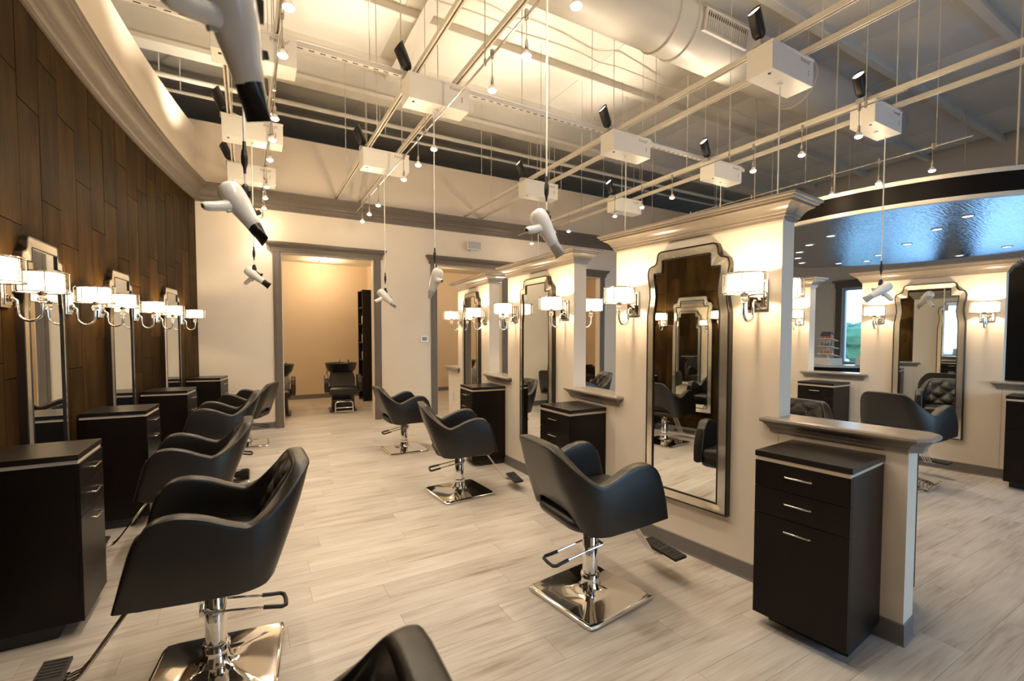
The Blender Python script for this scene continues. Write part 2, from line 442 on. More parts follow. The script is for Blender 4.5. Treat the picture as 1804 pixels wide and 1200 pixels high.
for k, (x, yy) in enumerate([(1.5, 11.2), (.3, 9.8), (4.2, 10.4), (6.6, 10.4)]):
    t = thing('recessed_downlight', 'small recessed ceiling light seen through ' + ['the left doorway', 'the left doorway near its left casing', 'the middle doorway', 'the right doorway'][k], 'light', (x, yy, 3.21), 0, 'washroom ceiling lights')
    MB().lathe([(.085, 0), (.085, -.006), (.06, -.006), (.06, .0)], 20).obj('ring', M_WHITEP, t)
    MB().lathe([(.058, -.003), (.058, -.001)], 16).obj('lens', M_DOWN, t)
    pointlight('washroom_light', t, (0, 0, -.14), 46, WARMW, .05)

# ------------------------------------------------------------------ outer shell of the building
b = MB()
b.bx((-2.75, -3.5, 0), (-2.6, 14, 6)); struct(b.obj('wall_outer_left', M_DARKROOF))
b = MB(); b.bx((-2.75, 14, 0), (14.4, 14.15, 6)); struct(b.obj('wall_plenum_back', M_DARKROOF))
# side (right) wall with windows, X = 14
WINR = [(4.55, 6.55), (2.0, 4.0), (-.55, 1.45), (-3.0, -1.1)]
def win_wall(name, openings, z0, z1, axis, pos, lo, hi, th):
    b = MB()
    def bx(a0, a1, q0, q1):
        if axis == 'x': b.bx((pos, a0, q0), (pos+th, a1, q1))
        else: b.bx((a0, pos-th, q0), (a1, pos, q1))
    p = lo
    for a0, a1 in sorted(openings):
        bx(p, a0, 0, 6); bx(a0, a1, 0, z0); bx(a0, a1, z1, 6); p = a1
    bx(p, hi, 0, 6)
    return struct(b.obj(name, M_WALL))
win_wall('wall_right_outer', WINR, .75, 2.80, 'x', 14.0, -3.5, 14.0, .2)
WINF = [(2.5, 4.5), (4.8, 7.0), (7.4, 9.6), (10.0, 12.2)]
win_wall('wall_front', WINF, .25, 2.9, 'y', -3.3, -2.6, 14.2, .2)
def window(n, axis, a0, a1, z0, z1, pos):
    root = bpy.data.objects.new('window_%d' % n, None); C.objects.link(root); root['kind'] = 'structure'
    f = MB(); w = .07
    def bx(u0, u1, q0, q1, mb=f, d0=0., d1=.1):
        if axis == 'x': mb.bx((pos+.04+d0, u0, q0), (pos+.04+d1, u1, q1))
        else: mb.bx((u0, pos-.04-d1, q0), (u1, pos-.04-d0, q1))
    bx(a0, a0+w, z0, z1); bx(a1-w, a1, z0, z1); bx(a0+w, a1-w, z0, z0+w); bx(a0+w, a1-w, z1-w, z1); m = (a0+a1)/2
    bx(m-.03, m+.03, z0+w, z1-w)
    struct(f.obj('frame', M_WINF, root))
    for u0, u1 in ((a0+w, m-.03), (m+.03, a1-w)):
        g = MB(); bx(u0, u1, z0+w, z1-w, g, .045, .055); struct(g.obj('pane', M_GLASS, root))
    tr = MB()
    if axis == 'x':
        tr.bx((pos-.025, a0-.14, z0-.02), (pos, a0, z1+.02)); tr.bx((pos-.025, a1, z0-.02), (pos, a1+.14, z1+.02))
        tr.bx((pos-.04, a0-.16, z1), (pos, a1+.16, z1+.2)); tr.bx((pos-.09, a0-.2, z1+.14), (pos-.04, a1+.2, z1+.2)); tr.bx((pos-.06, a0-.16, z0-.08), (pos, a1+.16, z0))
    else:
        tr.bx((a0-.14, pos, z0-.02), (a0, pos+.025, z1+.02)); tr.bx((a1, pos, z0-.02), (a1+.14, pos+.025, z1+.02)); tr.bx((a0-.16, pos, z1), (a1+.16, pos+.04, z1+.2))
    struct(tr.obj('casing', M_TRIMBIG, root))
for i, (a0, a1) in enumerate(WINR):
    window(i+1, 'x', a0, a1, .75, 2.80, 14.0)
    portal('window_portal', (14.3, (a0+a1)/2, 1.78), (0, PI/2, 0), 2.05, a1-a0)
for i, (a0, a1) in enumerate(WINF):
    window(i+5, 'y', a0, a1, .25, 2.9, -3.3)
    portal('window_portal', ((a0+a1)/2, -3.6, 1.58), (PI/2, 0, 0), a1-a0, 2.65)
struct(MB().bx((-20, -45, -.4), (60, 60, -.26)).obj('ground', M_ASPH))
t = thing('street_tree', 'green tree outside, seen through the far window', 'tree', (26., 11.6, -.26))
MB().cyl((0, 0, 0), (0, 0, 1.6), .16, .1, 10).obj('trunk', M_BARK, t)
b = MB(); rr = random.Random(3)
for k in range(26):
    a = rr.uniform(0, 2*PI); r = rr.uniform(.2, 1.6); z = rr.uniform(1.0, 2.1)
    b.lathe([(.05, -.5), (.45, -.35), (.62, 0), (.45, .35), (.05, .5)], 7, (r*math.cos(a), r*math.sin(a), z))
b.obj('crown', M_LEAF, t)

# ------------------------------------------------------------------ ceiling deck, insulation, joists
ZC = 5.75
cl = struct(MB().bx((-2.75, -3.5, ZC+.06), (14.4, 14.15, ZC+.2)).obj('ceiling', M_DARKROOF))
pmesh = []
for v in range(3):
    rr = random.Random(v+20); vs = []; fs = []; nx_, ny_ = 7, 5
    for i in range(nx_):
        for j in range(ny_):
            u, w = i/(nx_-1), j/(ny_-1)
            sag = -.06*math.sin(PI*u)**.6*math.sin(PI*w)**.6 + (rr.uniform(-.008, .008) if 0 < i < nx_-1 and 0 < j < ny_-1 else 0)
            vs.append((-.745+1.49*u, -.617+1.235*w, sag))
    for i in range(nx_-1):
        for j in range(ny_-1): fs.append((i*ny_+j, i*ny_+j+1, (i+1)*ny_+j+1, (i+1)*ny_+j))
    m_ = MB().add(vs, fs).mesh('panel', True); m_.materials.append(M_CEIL); pmesh.append(m_)
JY = [1.065, 2.31, 3.555, 4.80, 6.045, 7.29]
for i in range(11):
    for j in range(13):
        yc = -3.29+1.245*j
        link_mesh('panel', random.choice(pmesh), cl, (-1.9+1.5*i, yc, ZC))
sm = MB().box((0, 0, 0), (.035, 15.2, .012)).mesh('seam_strip'); sm.materials.append(M_STEEL)
for i in range(11): link_mesh('seam_strip', sm, cl, (-2.65+1.5*i, 4.9, ZC-.002))
n = 0
for yj in JY:
    n += 1
    b = MB(); b.rings([[(x, yj-.055, 5.63), (x, yj-.05, 5.62), (x, yj+.05, 5.62), (x, yj+.055, 5.63), (x, yj+.045, 5.66), (x, yj+.03, 5.75), (x, yj-.03, 5.75), (x, yj-.045, 5.66)] for x in (-2.6, 14)])
    struct(b.obj('joist_%d' % n, M_STEEL))
b = MB(); b.bx((-2.6, 7.72, 5.36), (14, 7.76, 5.80)); b.bx((-2.6, 7.60, 5.30), (14, 7.86, 5.36)); struct(b.obj('beam', M_STEEL))
# cross purlin near the left (runs along Y)
b = MB(); b.bx((2.02, 4.8, 5.60), (2.10, 7.6, 5.70)); b.bx((1.98, 4.8, 5.595), (2.14, 7.6, 5.602)); struct(b.obj('purlin', M_STEEL))
# plenum pipes
for k, (yy, z, r, nm) in enumerate([(8.05, 5.10, .05, 'thick'), (8.45, 5.08, .035, 'thin')]):
    p = thing('ceiling_pipe', ['thick cream pipe crossing the dark gap over the back wall', 'thin cream pipe just behind the thick one in the dark gap'][k], 'pipe', (0, yy, z)); r *= .72
    b = MB(); b.cyl((-2.5, 0, 0), (13.9, 0, 0), r, n=12); b.obj('pipe_run', M_STEEL, p, True)
    for x in range(-1, 13, 3):
        o = MB().cyl((0, 0, 0), (0, 0, ZC-z+.05), .010, n=6).obj('hanger', M_STEEL, p, loc=(x+.2*k, 0, 0))
# conduit looping under the deck
cd = MB(); pts = [(-1.0+.35*i, 5.45+.03*math.sin(i*1.7)+.05*(i % 4 == 0), 5.60-.05*abs(math.sin(i*.8))) for i in range(36)]
cd.tube(pts, .014, 8); tag(cd.obj('flexible_conduit', M_STEEL, None, True), 'thin flexible conduit drooping along the pale insulated ceiling', 'cable')
# duct
d = thing('round_duct', 'large round cream ventilation duct under the ceiling at upper right', 'duct', (0, 4.0, 5.2))
b = MB(); prof = []
b.lathe([(.335, .6), (.335, 9.75), (.31, 9.95), (.24, 10.1), (.12, 10.2), (.02, 10.22)], 36, axis=Matrix.Rotation(PI/2, 3, 'Y')); b.obj('duct_tube', M_DUCT, d, True, 50)
for x in (4.25, 4.55, 7.0): MB().lathe([(.337, x-.02), (.352, x), (.337, x+.02)], 36, axis=Matrix.Rotation(PI/2, 3, 'Y'), caps=False).obj('seam_ring', M_DUCT, d, True)
reg = bpy.data.objects.new('register', None); C.objects.link(reg); reg.parent = d; reg.location = (5.02, -.335, -.05); reg.rotation_euler = (math.radians(10), 0, 0)
b = MB(); b.bx((-.40, -.02, -.12), (.40, .15, -.10)); b.bx((-.40, -.02, .10), (.40, .15, .12)); b.bx((-.40, -.02, -.10), (-.37, .15, .10)); b.bx((.37, -.02, -.10), (.40, .15, .10)); b.obj('collar', M_DUCT, reg)
MB().bx((-.37, .012, -.10), (.37, .14, .10)).obj('throat', M_VENT, reg)
b = MB()
for k in range(20): b.bx((-.36+.0375*k, -.014, -.10), (-.354+.0375*k, -.004, .10))
stuff(b.obj('louvres', M_STEEL, reg))
for x in (4.0, 6.3, 8.6):
    for yy in (-.2, .2): MB().cyl((x, yy, .2), (x, yy, .47), .008, n=6).obj('strap', M_STEEL, d)

# ------------------------------------------------------------------ partitions (stations)
def frame(x, y, t):            # local x = out of wall, y = to the right when facing it
    return (x, y, 0), t + PI
ST = dict(PZ=2.18, PL=1.246, TH=.14)
CR = [(.0, 2.165), (.012, 2.165), (.014, 2.182), (.022, 2.186), (.024, 2.198), (.03, 2.203), (.036, 2.216), (.05, 2.232), (.072, 2.246), (.078, 2.248), (.079, 2.260), (.094, 2.263), (.097, 2.272), (.108, 2.276), (.111, 2.289), (.06, 2.293)]
CAP = [(0., .945), (.012, .945), (.014, .962), (.02, .966), (.024, .978), (.035, .99), (.040, .992), (.041, .998), (.052, 1.001), (.056, 1.010), (.054, 1.021), (.046, 1.028)]
def rect_loft(b, prof, x0, x1, y0, y1, ch=0.):
    rings = []
    for o, z in prof:
        a0, a1, b0, b1 = x0-o, x1+o, y0-o, y1+o
        if ch: c = ch; rings.append([(a0, b0, z), (a1, b0, z), (a1, b1-c, z), (a1-c, b1, z), (a0+c, b1, z), (a0, b1-c, z)])
        else: rings.append([(a0, b0, z), (a1, b0, z), (a1, b1, z), (a0, b1, z)])
    b.rings(rings)
def panel(name, st, base=True):
    loc, rz = frame(*st)
    root = MB().bx((-ST['TH'], -ST['PL'], 0), (0, 0, 2.29)).obj(name, M_WALL, None, loc=loc, rot=(0, 0, rz)); struct(root)
    b = MB(); rect_loft(b, CR, -ST['TH'], 0, -ST['PL'], 0); struct(b.obj('crown', M_TRIM, root, True, 22))
    b = MB(); rect_loft(b, [(.012, 0), (.006, .012), (.005, .10), (.0, .106)], -ST['TH'], 0, -ST['PL'], 0); struct(b.obj('base_cove', M_BASE, root))
    return root
def halfwall(name, pa, pb, over_a=.03, over_b=.03, ch=0.):
    # front edge runs from pa (far) to pb (near); thickness to the back
    d = Vector((pb[0]-pa[0], pb[1]-pa[1], 0)); L = d.length; t = math.atan2(d.y, d.x)   # local +y = along d
    rz = t - PI/2
    root = MB().bx((-ST['TH'], 0.002, 0), (0, L-.002, .95)).obj(name, M_WALL, None, loc=(pa[0], pa[1], 0), rot=(0, 0, rz)); struct(root)
    b = MB(); rect_loft(b, CAP, -ST['TH'], 0, -over_a, L+over_b, ch); struct(b.obj('ledge_cap', M_TRIM, root, True, 22))
    b = MB(); rect_loft(b, [(.012, 0), (.006, .012), (.005, .10), (.0, .106)], -ST['TH'], 0, .002, L-.002); struct(b.obj('base_cove', M_BASE, root))
    return root
def spt(st, s, n=0.):
    x, y, t = st
    return (x - math.sin(t)*s - math.cos(t)*n, y + math.cos(t)*s - math.sin(t)*n)
P = [(2.666, 1.56, .100), (2.599, 3.425, -.004), (2.651, 5.247, -.082)]
Q = [(7.17, -.13, .21), (6.85, 1.67, .118), (6.634, 3.49, .02)]
for k, s in enumerate(P): panel('wall_centre_%d' % (k+1), s)
halfwall('wall_centre_low_1', spt(P[0], 0), spt(P[0], -.596), .03, .03, .045)
halfwall('wall_centre_low_2', spt(P[1], 0), spt(P[0], ST['PL']), .03, .03)
halfwall('wall_centre_low_3', spt(P[2], 0), spt(P[1], ST['PL']), .03, .03)
halfwall('wall_centre_low_4', spt(P[2], ST['PL']+.50), spt(P[2], ST['PL']), .03, .03)
for k, s in enumerate(Q): panel('wall_right_%d' % (k+1), s)
halfwall('wall_right_low_1', spt(Q[1], 0), spt(Q[0], ST['PL']))
halfwall('wall_right_low_2', spt(Q[2], 0), spt(Q[1], ST['PL']))
# ------------------------------------------------------------------ mirrors
MO = [(.315, .357), (.315, 1.65), (.302, 1.72), (.294, 1.78), (.298, 1.85), (.311, 1.91), (.314, 1.955), (.303, 1.99), (.280, 2.002), (.258, 2.006), (.243, 2.018), (.237, 2.04), (.234, 2.065), (.224, 2.088), (.200, 2.098)]
MI = [(.252, .425), (.252, 1.65), (.240, 1.72), (.234, 1.78), (.240, 1.85), (.250, 1.90), (.252, 1.935), (.252, 1.944), (.205, 1.945), (.187, 1.945), (.185, 1.95), (.185, 1.98), (.185, 2.01), (.185, 2.028), (.175, 2.033)]
def full(h): return h + [(-a, z) for a, z in reversed(h)]
def inset(poly, d):
    n = len(poly); out = []
    for i in range(n):
        p0, p1, p2 = Vector(poly[i-1]), Vector(poly[i]), Vector(poly[(i+1) % n])
        e1 = (p1-p0); e2 = (p2-p1)
        if e1.length < 1e-6: e1 = e2
        if e2.length < 1e-6: e2 = e1
        n1 = Vector((-e1.y, e1.x)).normalized(); n2 = Vector((-e2.y, e2.x)).normalized()
        m_ = (n1+n2); m_ = m_.normalized() if m_.length > 1e-4 else n1
        k = d/max(.5, m_.dot(n1)); out.append((p1.x + m_.x*k, p1.y + m_.y*k))
    return out
def ringfaces(n): return [(i, (i+1) % n, n+(i+1) % n, n+i) for i in range(n)]
def make_mirror(label, loc, rz):
    t = thing('wall_mirror', label, 'mirror', loc, rz, 'tall shouldered mirrors at the styling stations')
    O, I = full(MO), full(MI)
    O1 = inset(O, .010)
    n = len(O)
    b = MB(); b.rings([[(.0, a, z) for a, z in O], [(.040, a, z) for a, z in O], [(.043, a, z) for a, z in inset(O, .003)], [(.043, a, z) for a, z in O1], [(.038, a, z) for a, z in O1]], caps=False)
    b.add([(.002, a, z) for a, z in O], [tuple(range(n))])
    b.obj('frame', M_FRAME, t)
    b = MB(); I2 = inset(I, -.004)
    b.add([(.0405, a, z) for a, z in O1] + [(.045, a, z) for a, z in I2], ringfaces(n)); b.obj('bevelled_border', M_BEVEL, t)
    b = MB(); b.rings([[(.044, a, z) for a, z in I2], [(.049, a, z) for a, z in inset(I, -.002)], [(.048, a, z) for a, z in inset(I, .005)], [(.038, a, z) for a, z in inset(I, .005)]], caps=False); b.obj('inner_bead', M_FRAME, t)
    I3 = inset(I, .001)
    b = MB(); b.add([(.039, a, z) for a, z in I3], [tuple(range(n))]); b.obj('glass', M_MIRROR, t)
    return t
def pose(st, s, z=0., n=0.):
    x, y = spt(st, s, n); return (x, y, z), st[2] + PI
LM = [4.045, 5.60, 7.20]
def lpose(yc, z=0., n=0.):
    t = arc_t(yc); return (arc_x(yc) + math.cos(t)*n, yc - math.sin(t)*n, z), -t
m0 = make_mirror('tall mirror on the nearest cream panel, reflecting the brown plank wall and a chair', *pose(P[0], .599))
def place(root, lp, label): return dup(root, lp[0], lp[1], label)
place(m0, pose(P[1], .599), 'tall mirror on the middle cream panel, partly behind the second dark cabinet')
place(m0, pose(P[2], .599), 'narrow-looking tall mirror on the farthest cream panel of the centre row')
place(m0, pose(Q[1], .599), 'tall mirror on the cream panel at far right, reflecting a quilted chair back')
for k, yy in enumerate(LM):
    place(m0, lpose(yy), ['nearest tall mirror on the brown plank wall', 'middle tall mirror on the brown plank wall', 'farthest tall mirror on the brown plank wall'][k])
# backs of the centre panels carry mirrors too (seen only in reflections)
# ------------------------------------------------------------------ sconces
def make_sconce(label, lp):
    t = thing('wall_sconce', label, 'sconce', lp[0], lp[1], 'drum shade wall sconces')
    b = MB(); b.box((.010, 0, 0), (.016, .115, .178)); b.box((.022, 0, 0), (.012, .085, .148)); b.obj('backplate', M_CHROME, t, bevel=.003)
    b = MB(); pts = [(.025, 0, -.035), (.045, 0, -.037), (.058, 0, -.05), (.060, 0, -.09)]
    for k in range(1, 12):
        a = PI*k/12; pts.append((.111-.051*math.cos(a), 0, -.105-.056*math.sin(a)))
    pts += [(.162, 0, -.09), (.162, 0, -.05)]
    b.tube(pts, .0075, 10); b.lathe([(.022, .0), (.022, .012)], 16, (.030, 0, -.035), axis=Matrix.Rotation(PI/2, 3, 'Y')); b.obj('arm', M_CHROME, t, True)
    b = MB(); b.lathe([(.004, -.022), (.015, -.018), (.022, -.006), (.022, .006), (.015, .018), (.004, .022)], 16, (.162, 0, -.038)); b.obj('crystal_ball', M_BALL, t, True, 180)
    b = MB(); b.lathe([(.011, -.02), (.02, -.012), (.022, 0), (.012, .006), (.012, .05), (.0, .05)], 16, (.162, 0, 0)); b.obj('socket', M_CHROME, t, True)
    sh = bpy.data.objects.new('shade', None)
    b = MB()
    b.rings([[(.162+r*math.cos(2*PI*k/32), r*math.sin(2*PI*k/32), z) for k in range(32)] for r, z in ((.096, .004), (.096, .108), (.094, .108), (.094, .004))], caps=False, close=True)
    sh = b.obj('shade', M_SHADE, t, True, 30)
    b = MB()
    b.rings([[(.162+r*math.cos(2*PI*k/40), r*math.sin(2*PI*k/40), z) for k in range(40)] for r, z in ((.116, .0), (.116, .112))], caps=False); b.obj('crystal_band', M_CRYST, sh, True)
    b = MB()
    for z in (0., .112): b.tube([(.162+.116*math.cos(2*PI*k/32), .116*math.sin(2*PI*k/32), z) for k in range(33)], .0028, 6)
    for k in range(8):
        a = 2*PI*(k+.5)/8; b.cyl((.162+.116*math.cos(a), .116*math.sin(a), 0), (.162+.116*math.cos(a), .116*math.sin(a), .112), .0022, n=6)
    b.obj('rim', M_CHROME, sh, True)
    pointlight('bulb_light', t, (.162, 0, .062), SCONCE_W, WARM, .02)
    return t
s0 = make_sconce('lit sconce right of the nearest cream-panel mirror, large and close to the panel edge', pose(P[0], .13, 1.746))
place(s0, pose(P[0], 1.07, 1.746), 'lit sconce left of the nearest cream-panel mirror')
place(s0, pose(P[1], .13, 1.746), 'lit sconce right of the middle cream-panel mirror')
place(s0, pose(P[1], 1.07, 1.746), 'lit sconce left of the middle cream-panel mirror')
place(s0, pose(P[2], .13, 1.746), 'lit sconce right of the farthest cream-panel mirror')
place(s0, pose(P[2], 1.07, 1.746), 'lit sconce left of the farthest cream-panel mirror, beside the middle doorway')
place(s0, pose(Q[1], .13, 1.746), 'lit sconce right of the far right mirror')
place(s0, pose(Q[1], 1.07, 1.746), 'lit sconce left of the far right mirror, behind a hanging white dryer')
place(s0, pose(Q[2], .13, 1.746), 'lit sconce on the short panel left of the far right window gap')
def bpose(st, s, z):           # on the back face of a centre panel
    x, y = spt(st, s, -ST['TH']); return (x, y, z), st[2]
place(s0, bpose(P[0], .13, 1.746), 'lit sconce on the hidden rear of the nearest panel, peeking past its edge')
place(s0, bpose(P[1], .13, 1.746), 'lit sconce on the middle panel rear, in the gap before the nearest panel')
place(s0, bpose(P[2], .13, 1.746), 'lit sconce on the rear of the farthest centre panel, peeking past its edge')
LL = [(2.98, 'lit sconce cut off by the left photo edge'), (3.59, 'largest lit sconce at left, just inside the photo edge before the nearest plank-wall mirror'), (4.51, 'second lit sconce from the left, beyond the nearest plank-wall mirror'), (5.16, 'lit sconce on the near side of the middle plank-wall mirror'),
      (6.08, 'lit sconce on the far side of the middle plank-wall mirror'), (6.76, 'lit sconce on the near side of the farthest plank-wall mirror'), (7.67, 'farthest lit sconce on the plank wall, nearest the back corner')]
for yy, lb in LL: place(s0, lpose(yy, 1.746), lb)

# ------------------------------------------------------------------ cabinets
def make_cabinet(label, lp):
    t = thing('styling_cabinet', label, 'cabinet', lp[0], lp[1], 'espresso styling cabinets')
    W = .21; D = .398
    b = MB(); b.bx((.004, -W, .073), (D, W, .868)); b.obj('body', M_ESP, t, bevel=.0015)
    MB().bx((.004, -W+.03, 0), (D-.09, W-.03, .075)).obj('plinth', M_RUBBER, t)
    MB().bx((.004, -W+.005, .866), (D+.012, W-.005, .889)).obj('reveal_strip', M_REVEAL, t)
    MB().bx((.004, -W-.004, .887), (.414, W+.004, .915)).obj('top_board', M_ESPTOP, t, bevel=.001)
    for nm, z0, z1, hz in (('drawer', .738, .868, .815), ('drawer', .601, .735, .682), ('door', .073, .598, .545)):
        b = MB(); b.bx((D+.001, -W, z0), (D+.019, W, z1)); f = b.obj(nm, M_ESP, t, bevel=.0015)
        b = MB(); b.tube([(D+.019, -.058, hz), (D+.040, -.058, hz), (D+.044, -.054, hz), (D+.044, .054, hz), (D+.040, .058, hz), (D+.019, .058, hz)], .0045, 8); b.obj('handle', M_SATIN, f, True)
    return t
c0 = make_cabinet('dark cabinet at right foreground under the nearest ledge, two drawers over a door', pose(P[0], -.292))
place(c0, pose(P[1], -.292), 'dark cabinet under the ledge between the nearest and middle cream panels')
place(c0, pose(P[2], -.292), 'dark cabinet under the ledge between the middle and farthest cream panels')
place(c0, pose(Q[1], -.292), 'dark cabinet cut off by the right photo edge')
place(c0, pose(Q[2], -.292), 'dark cabinet behind the foreground ledge, left of the far right mirror')
for yy, lb in ((3.245, 'nearest dark cabinet along the brown plank wall'), (4.822, 'second dark cabinet along the brown plank wall'), (6.33, 'third dark cabinet along the brown plank wall'), (7.955, 'farthest dark cabinet along the brown plank wall, in the back corner')):
    place(c0, lpose(yy, 0, .012), lb)

def bpose0(st, s_):
    x, y = spt(st, s_, -ST['TH']); return (x, y, 0), st[2]
place(c0, bpose0(P[0], -.292), 'dark cabinet behind the foreground low wall, seen only in the far right mirror')
place(c0, bpose0(P[1], -.292), 'dark cabinet on the rear of the low wall between nearest and middle panels')
place(m0, bpose0(P[0], .599), 'tall mirror on the hidden rear of the nearest panel, seen only in reflections')
place(m0, bpose0(P[1], .599), 'tall mirror on the hidden rear of the middle panel, seen only in reflections')
# ------------------------------------------------------------------ styling chair
TH = .068
def col_profile(kind, a):
    """returns bottom point, top point (outer), inward normal for one column; kind arm a in 0..1, corner a in 0..1 (0 arm side), back a -1..1"""
    if kind == 'arm':
        xt = -.12 + a*.336; xb = -.12 + a*.402
        zt = interp([-.12, -.057, 0, .05, .095, .14, .17, .19, .205, .216], [.744, .768, .797, .815, .825, .826, .819, .807, .791, .772], xt)
        zb = interp([0, .5, 1], [.474, .488, .508], a)
        return Vector((xb, .312, zb)), Vector((xt, .318, zt)), Vector((0, -1, 0))
    if kind == 'corner':
        th = a*PI/2
        d = Vector((-math.sin(th), math.cos(th), 0)); c = Vector((-.12, .152, 0))
        zt = interp([0, .12, .3, .5, .68, .8, .9, 1], [.744, .746, .776, .832, .886, .918, .935, .94], a)
        zb = interp([0, .35, .6, .8, 1], [.474, .480, .505, .56, .582], a)
        up = max(0, zt-.744)/.196
        bot = c + d*.150 + Vector((.02*math.sin(th), 0, zb))
        top = c + d*.165 + Vector((-.095*up, -.004*up, zt))
        return bot, top, -d
    zt = .94 + .004*(1-a*a); zb = .582 + .006*(1-a*a)
    bot = Vector((-.25, .152*a, zb)); top = Vector((-.383, .150*a, zt))
    return bot, top, Vector((1, 0, 0))
def shell_cols():
    cols = []
    for a in [1, .97, .93, .87, .8, .72, .64, .56, .48, .4, .32, .24, .16, .08]: cols.append(('arm', a, 1))
    for i in range(0, 15): cols.append(('corner', i/14, 1))
    for a in [.7, .4, .15, -.15, -.4, -.7]: cols.append(('back', a, 0))
    for i in range(14, -1, -1): cols.append(('corner', i/14, -1))
    for a in [.08, .16, .24, .32, .4, .48, .56, .64, .72, .8, .87, .93, .97, 1]: cols.append(('arm', a, -1))
    out = []
    for k, a, s in cols:
        bt, tp, nn = col_profile(k, a)
        if s == -1: bt.y *= -1; tp.y *= -1; nn = Vector((nn.x, -nn.y, 0))
        out.append((bt, tp, nn))
    return out
def make_chair(label, loc, rz):
    t = thing('styling_chair', label, 'chair', loc, rz, 'black hydraulic styling chairs')
    cols = shell_cols(); rings = []
    def prof(bt, tp, nn, th, sq=0.):
        ring = []
        NV = 7
        up = (tp-bt).normalized()
        for i in range(NV):
            v = i/(NV-1); p = bt.lerp(tp - up*th*.30, v); bulge = .012*math.sin(PI*v)
            ring.append(p - nn*bulge)
        for k in range(1, 8):
            a = PI*k/8; ca, sa = math.cos(a), math.sin(a)
            ring.append(tp - up*th*.30 + nn*(th/2*(1-math.copysign(abs(ca)**.6, ca))) + up*(th*.30*sa**.6))
        for i in range(NV-1, -1, -1):
            v = i/(NV-1); ring.append(bt.lerp(tp - up*th*.30, v) + nn*th)
        for k in range(1, 3): ring.append(bt + nn*(th*(1-k/3)) - up*.006)
        return ring
    for i, (bt, tp, nn) in enumerate(cols):
        rings.append(prof(bt, tp, nn, TH))
    def squash(ring, fwd, k, dz):
        c = sum(ring, Vector())/len(ring); zm = max(p.z for p in ring)
        out = []
        for p in ring:
            q = p.copy(); q.y = lerp(c.y, p.y, k); q.x += fwd; 
            if p.z > c.z: q.z -= dz*((p.z-c.z)/(zm-c.z))**3
            out.append(q)
        return out
    rings = [squash(rings[0], .020, .5, .022), squash(rings[0], .017, .75, .013), squash(rings[0], .010, .92, .005)] + rings + [squash(rings[-1], .010, .92, .005), squash(rings[-1], .017, .75, .013), squash(rings[-1], .020, .5, .022)]
    b = MB(); b.rings(rings); shell = b.obj('shell', M_LEATH, t, True, 60)
    b = MB()
    for off in (.0015,):
        pts = []
        for bt, tp, nn in cols:
            up = (tp-bt).normalized(); pts.append(tp - up*TH*.13 - nn*(off-.0035))
        b.tube(pts, .0028, 6)
    b.obj('piping', M_LEATH, shell, True)
    # seat base band and cushion
    def rrect(x0, x1, y, r, z, n=6):
        pts = []
        for cx, cy_, a0 in ((x1-.02, y-.02, 0), (x0+r, y-r, PI/2), (x0+r, -y+r, PI), (x1-.02, -y+.02, 3*PI/2)):
            rr_ = .02 if cx > 0 else r
            for k in range(n+1):
                a = a0 + PI/2*k/n; pts.append((cx + rr_*math.cos(a), cy_ + rr_*math.sin(a), z))
        return pts
    b = MB(); b.rings([rrect(-.19, .25, .245, .12, .468), rrect(-.235, .262, .262, .13, .482), rrect(-.245, .268, .265, .13, .505), rrect(-.235, .265, .262, .13, .53), rrect(-.20, .27, .25, .12, .54)])
    b.obj('seat_base', M_LEATH, t, True, 60)
    b = MB(); b.rings([rrect(-.20, .27, .244, .10, .54), rrect(-.205, .288, .246, .10, .556), rrect(-.205, .288, .246, .10, .59), rrect(-.195, .275, .24, .10, .606), rrect(-.15, .27, .2, .08, .615)])
    b.obj('seat_cushion', M_LEATH, t, True, 60)
    # quilted inner back
    vs = []; fs = []; NU, NV = 33, 27
    for j in range(NV):
        v = j/(NV-1)
        for i in range(NU):
            u = -1 + 2*i/(NU-1)
            # map u over the back and inner corner
            aa = abs(u)*1.55
            if aa <= 1: bt, tp, nn = col_profile('back', aa*.95)
            else: bt, tp, nn = col_profile('corner', 1-(aa-1)*.75)
            zz0 = Vector((bt.x, bt.y, bt.z)); p = zz0.lerp(tp, lerp(.03, .955, v)) + nn*(TH+.004)
            qv = v*4.0; qu = u*2.5
            dmd = abs(math.sin(PI*(qu+qv)/2.))*abs(math.sin(PI*(qu-qv)/2.))
            edge = min(1, min(v, 1-v)*9)*min(1, (1-abs(u))*10)
            p = p + nn*((.004 + .026*dmd**.55)*edge)
            if u < 0: p.y *= -1
            vs.append(p)
    for j in range(NV-1):
        for i in range(NU-1): fs.append((j*NU+i, j*NU+i+1, (j+1)*NU+i+1, (j+1)*NU+i))
    MB().add(vs, fs).obj('quilted_back', M_LEATH, t, True, 180)
    # base plate
    def sqring(h, z, k, n=60):
        pts = []
        for i in range(n):
            a = 2*PI*(i+.5)/n; ca, sa = math.cos(a), math.sin(a)
            rs = h/((abs(ca)**24 + abs(sa)**24)**(1/24)); r = lerp(rs, h, k); pts.append((r*ca, r*sa, z))
        return pts
    b = MB(); b.rings([sqring(.254, 0, 0), sqring(.259, .005, 0), sqring(.260, .012, 0), sqring(.257, .020, 0), sqring(.251, .0245, 0), sqring(.243, .026, 0), sqring(.238, .0255, 0), sqring(.13, .0375, 0), sqring(.09, .043, .2), sqring(.066, .052, .7), sqring(.054, .070, 1), sqring(.048, .112, 1)])
    b.obj('base_plate', M_CHROME, t, True, 32)
    b = MB(); b.lathe([(.050, .108), (.054, .112), (.054, .132), (.050, .136), (.043, .138), (.043, .348), (.040, .352), (.034, .352), (.033, .347), (.012, .347)], 32); b.obj('column', M_CHROME, t, True, 40)
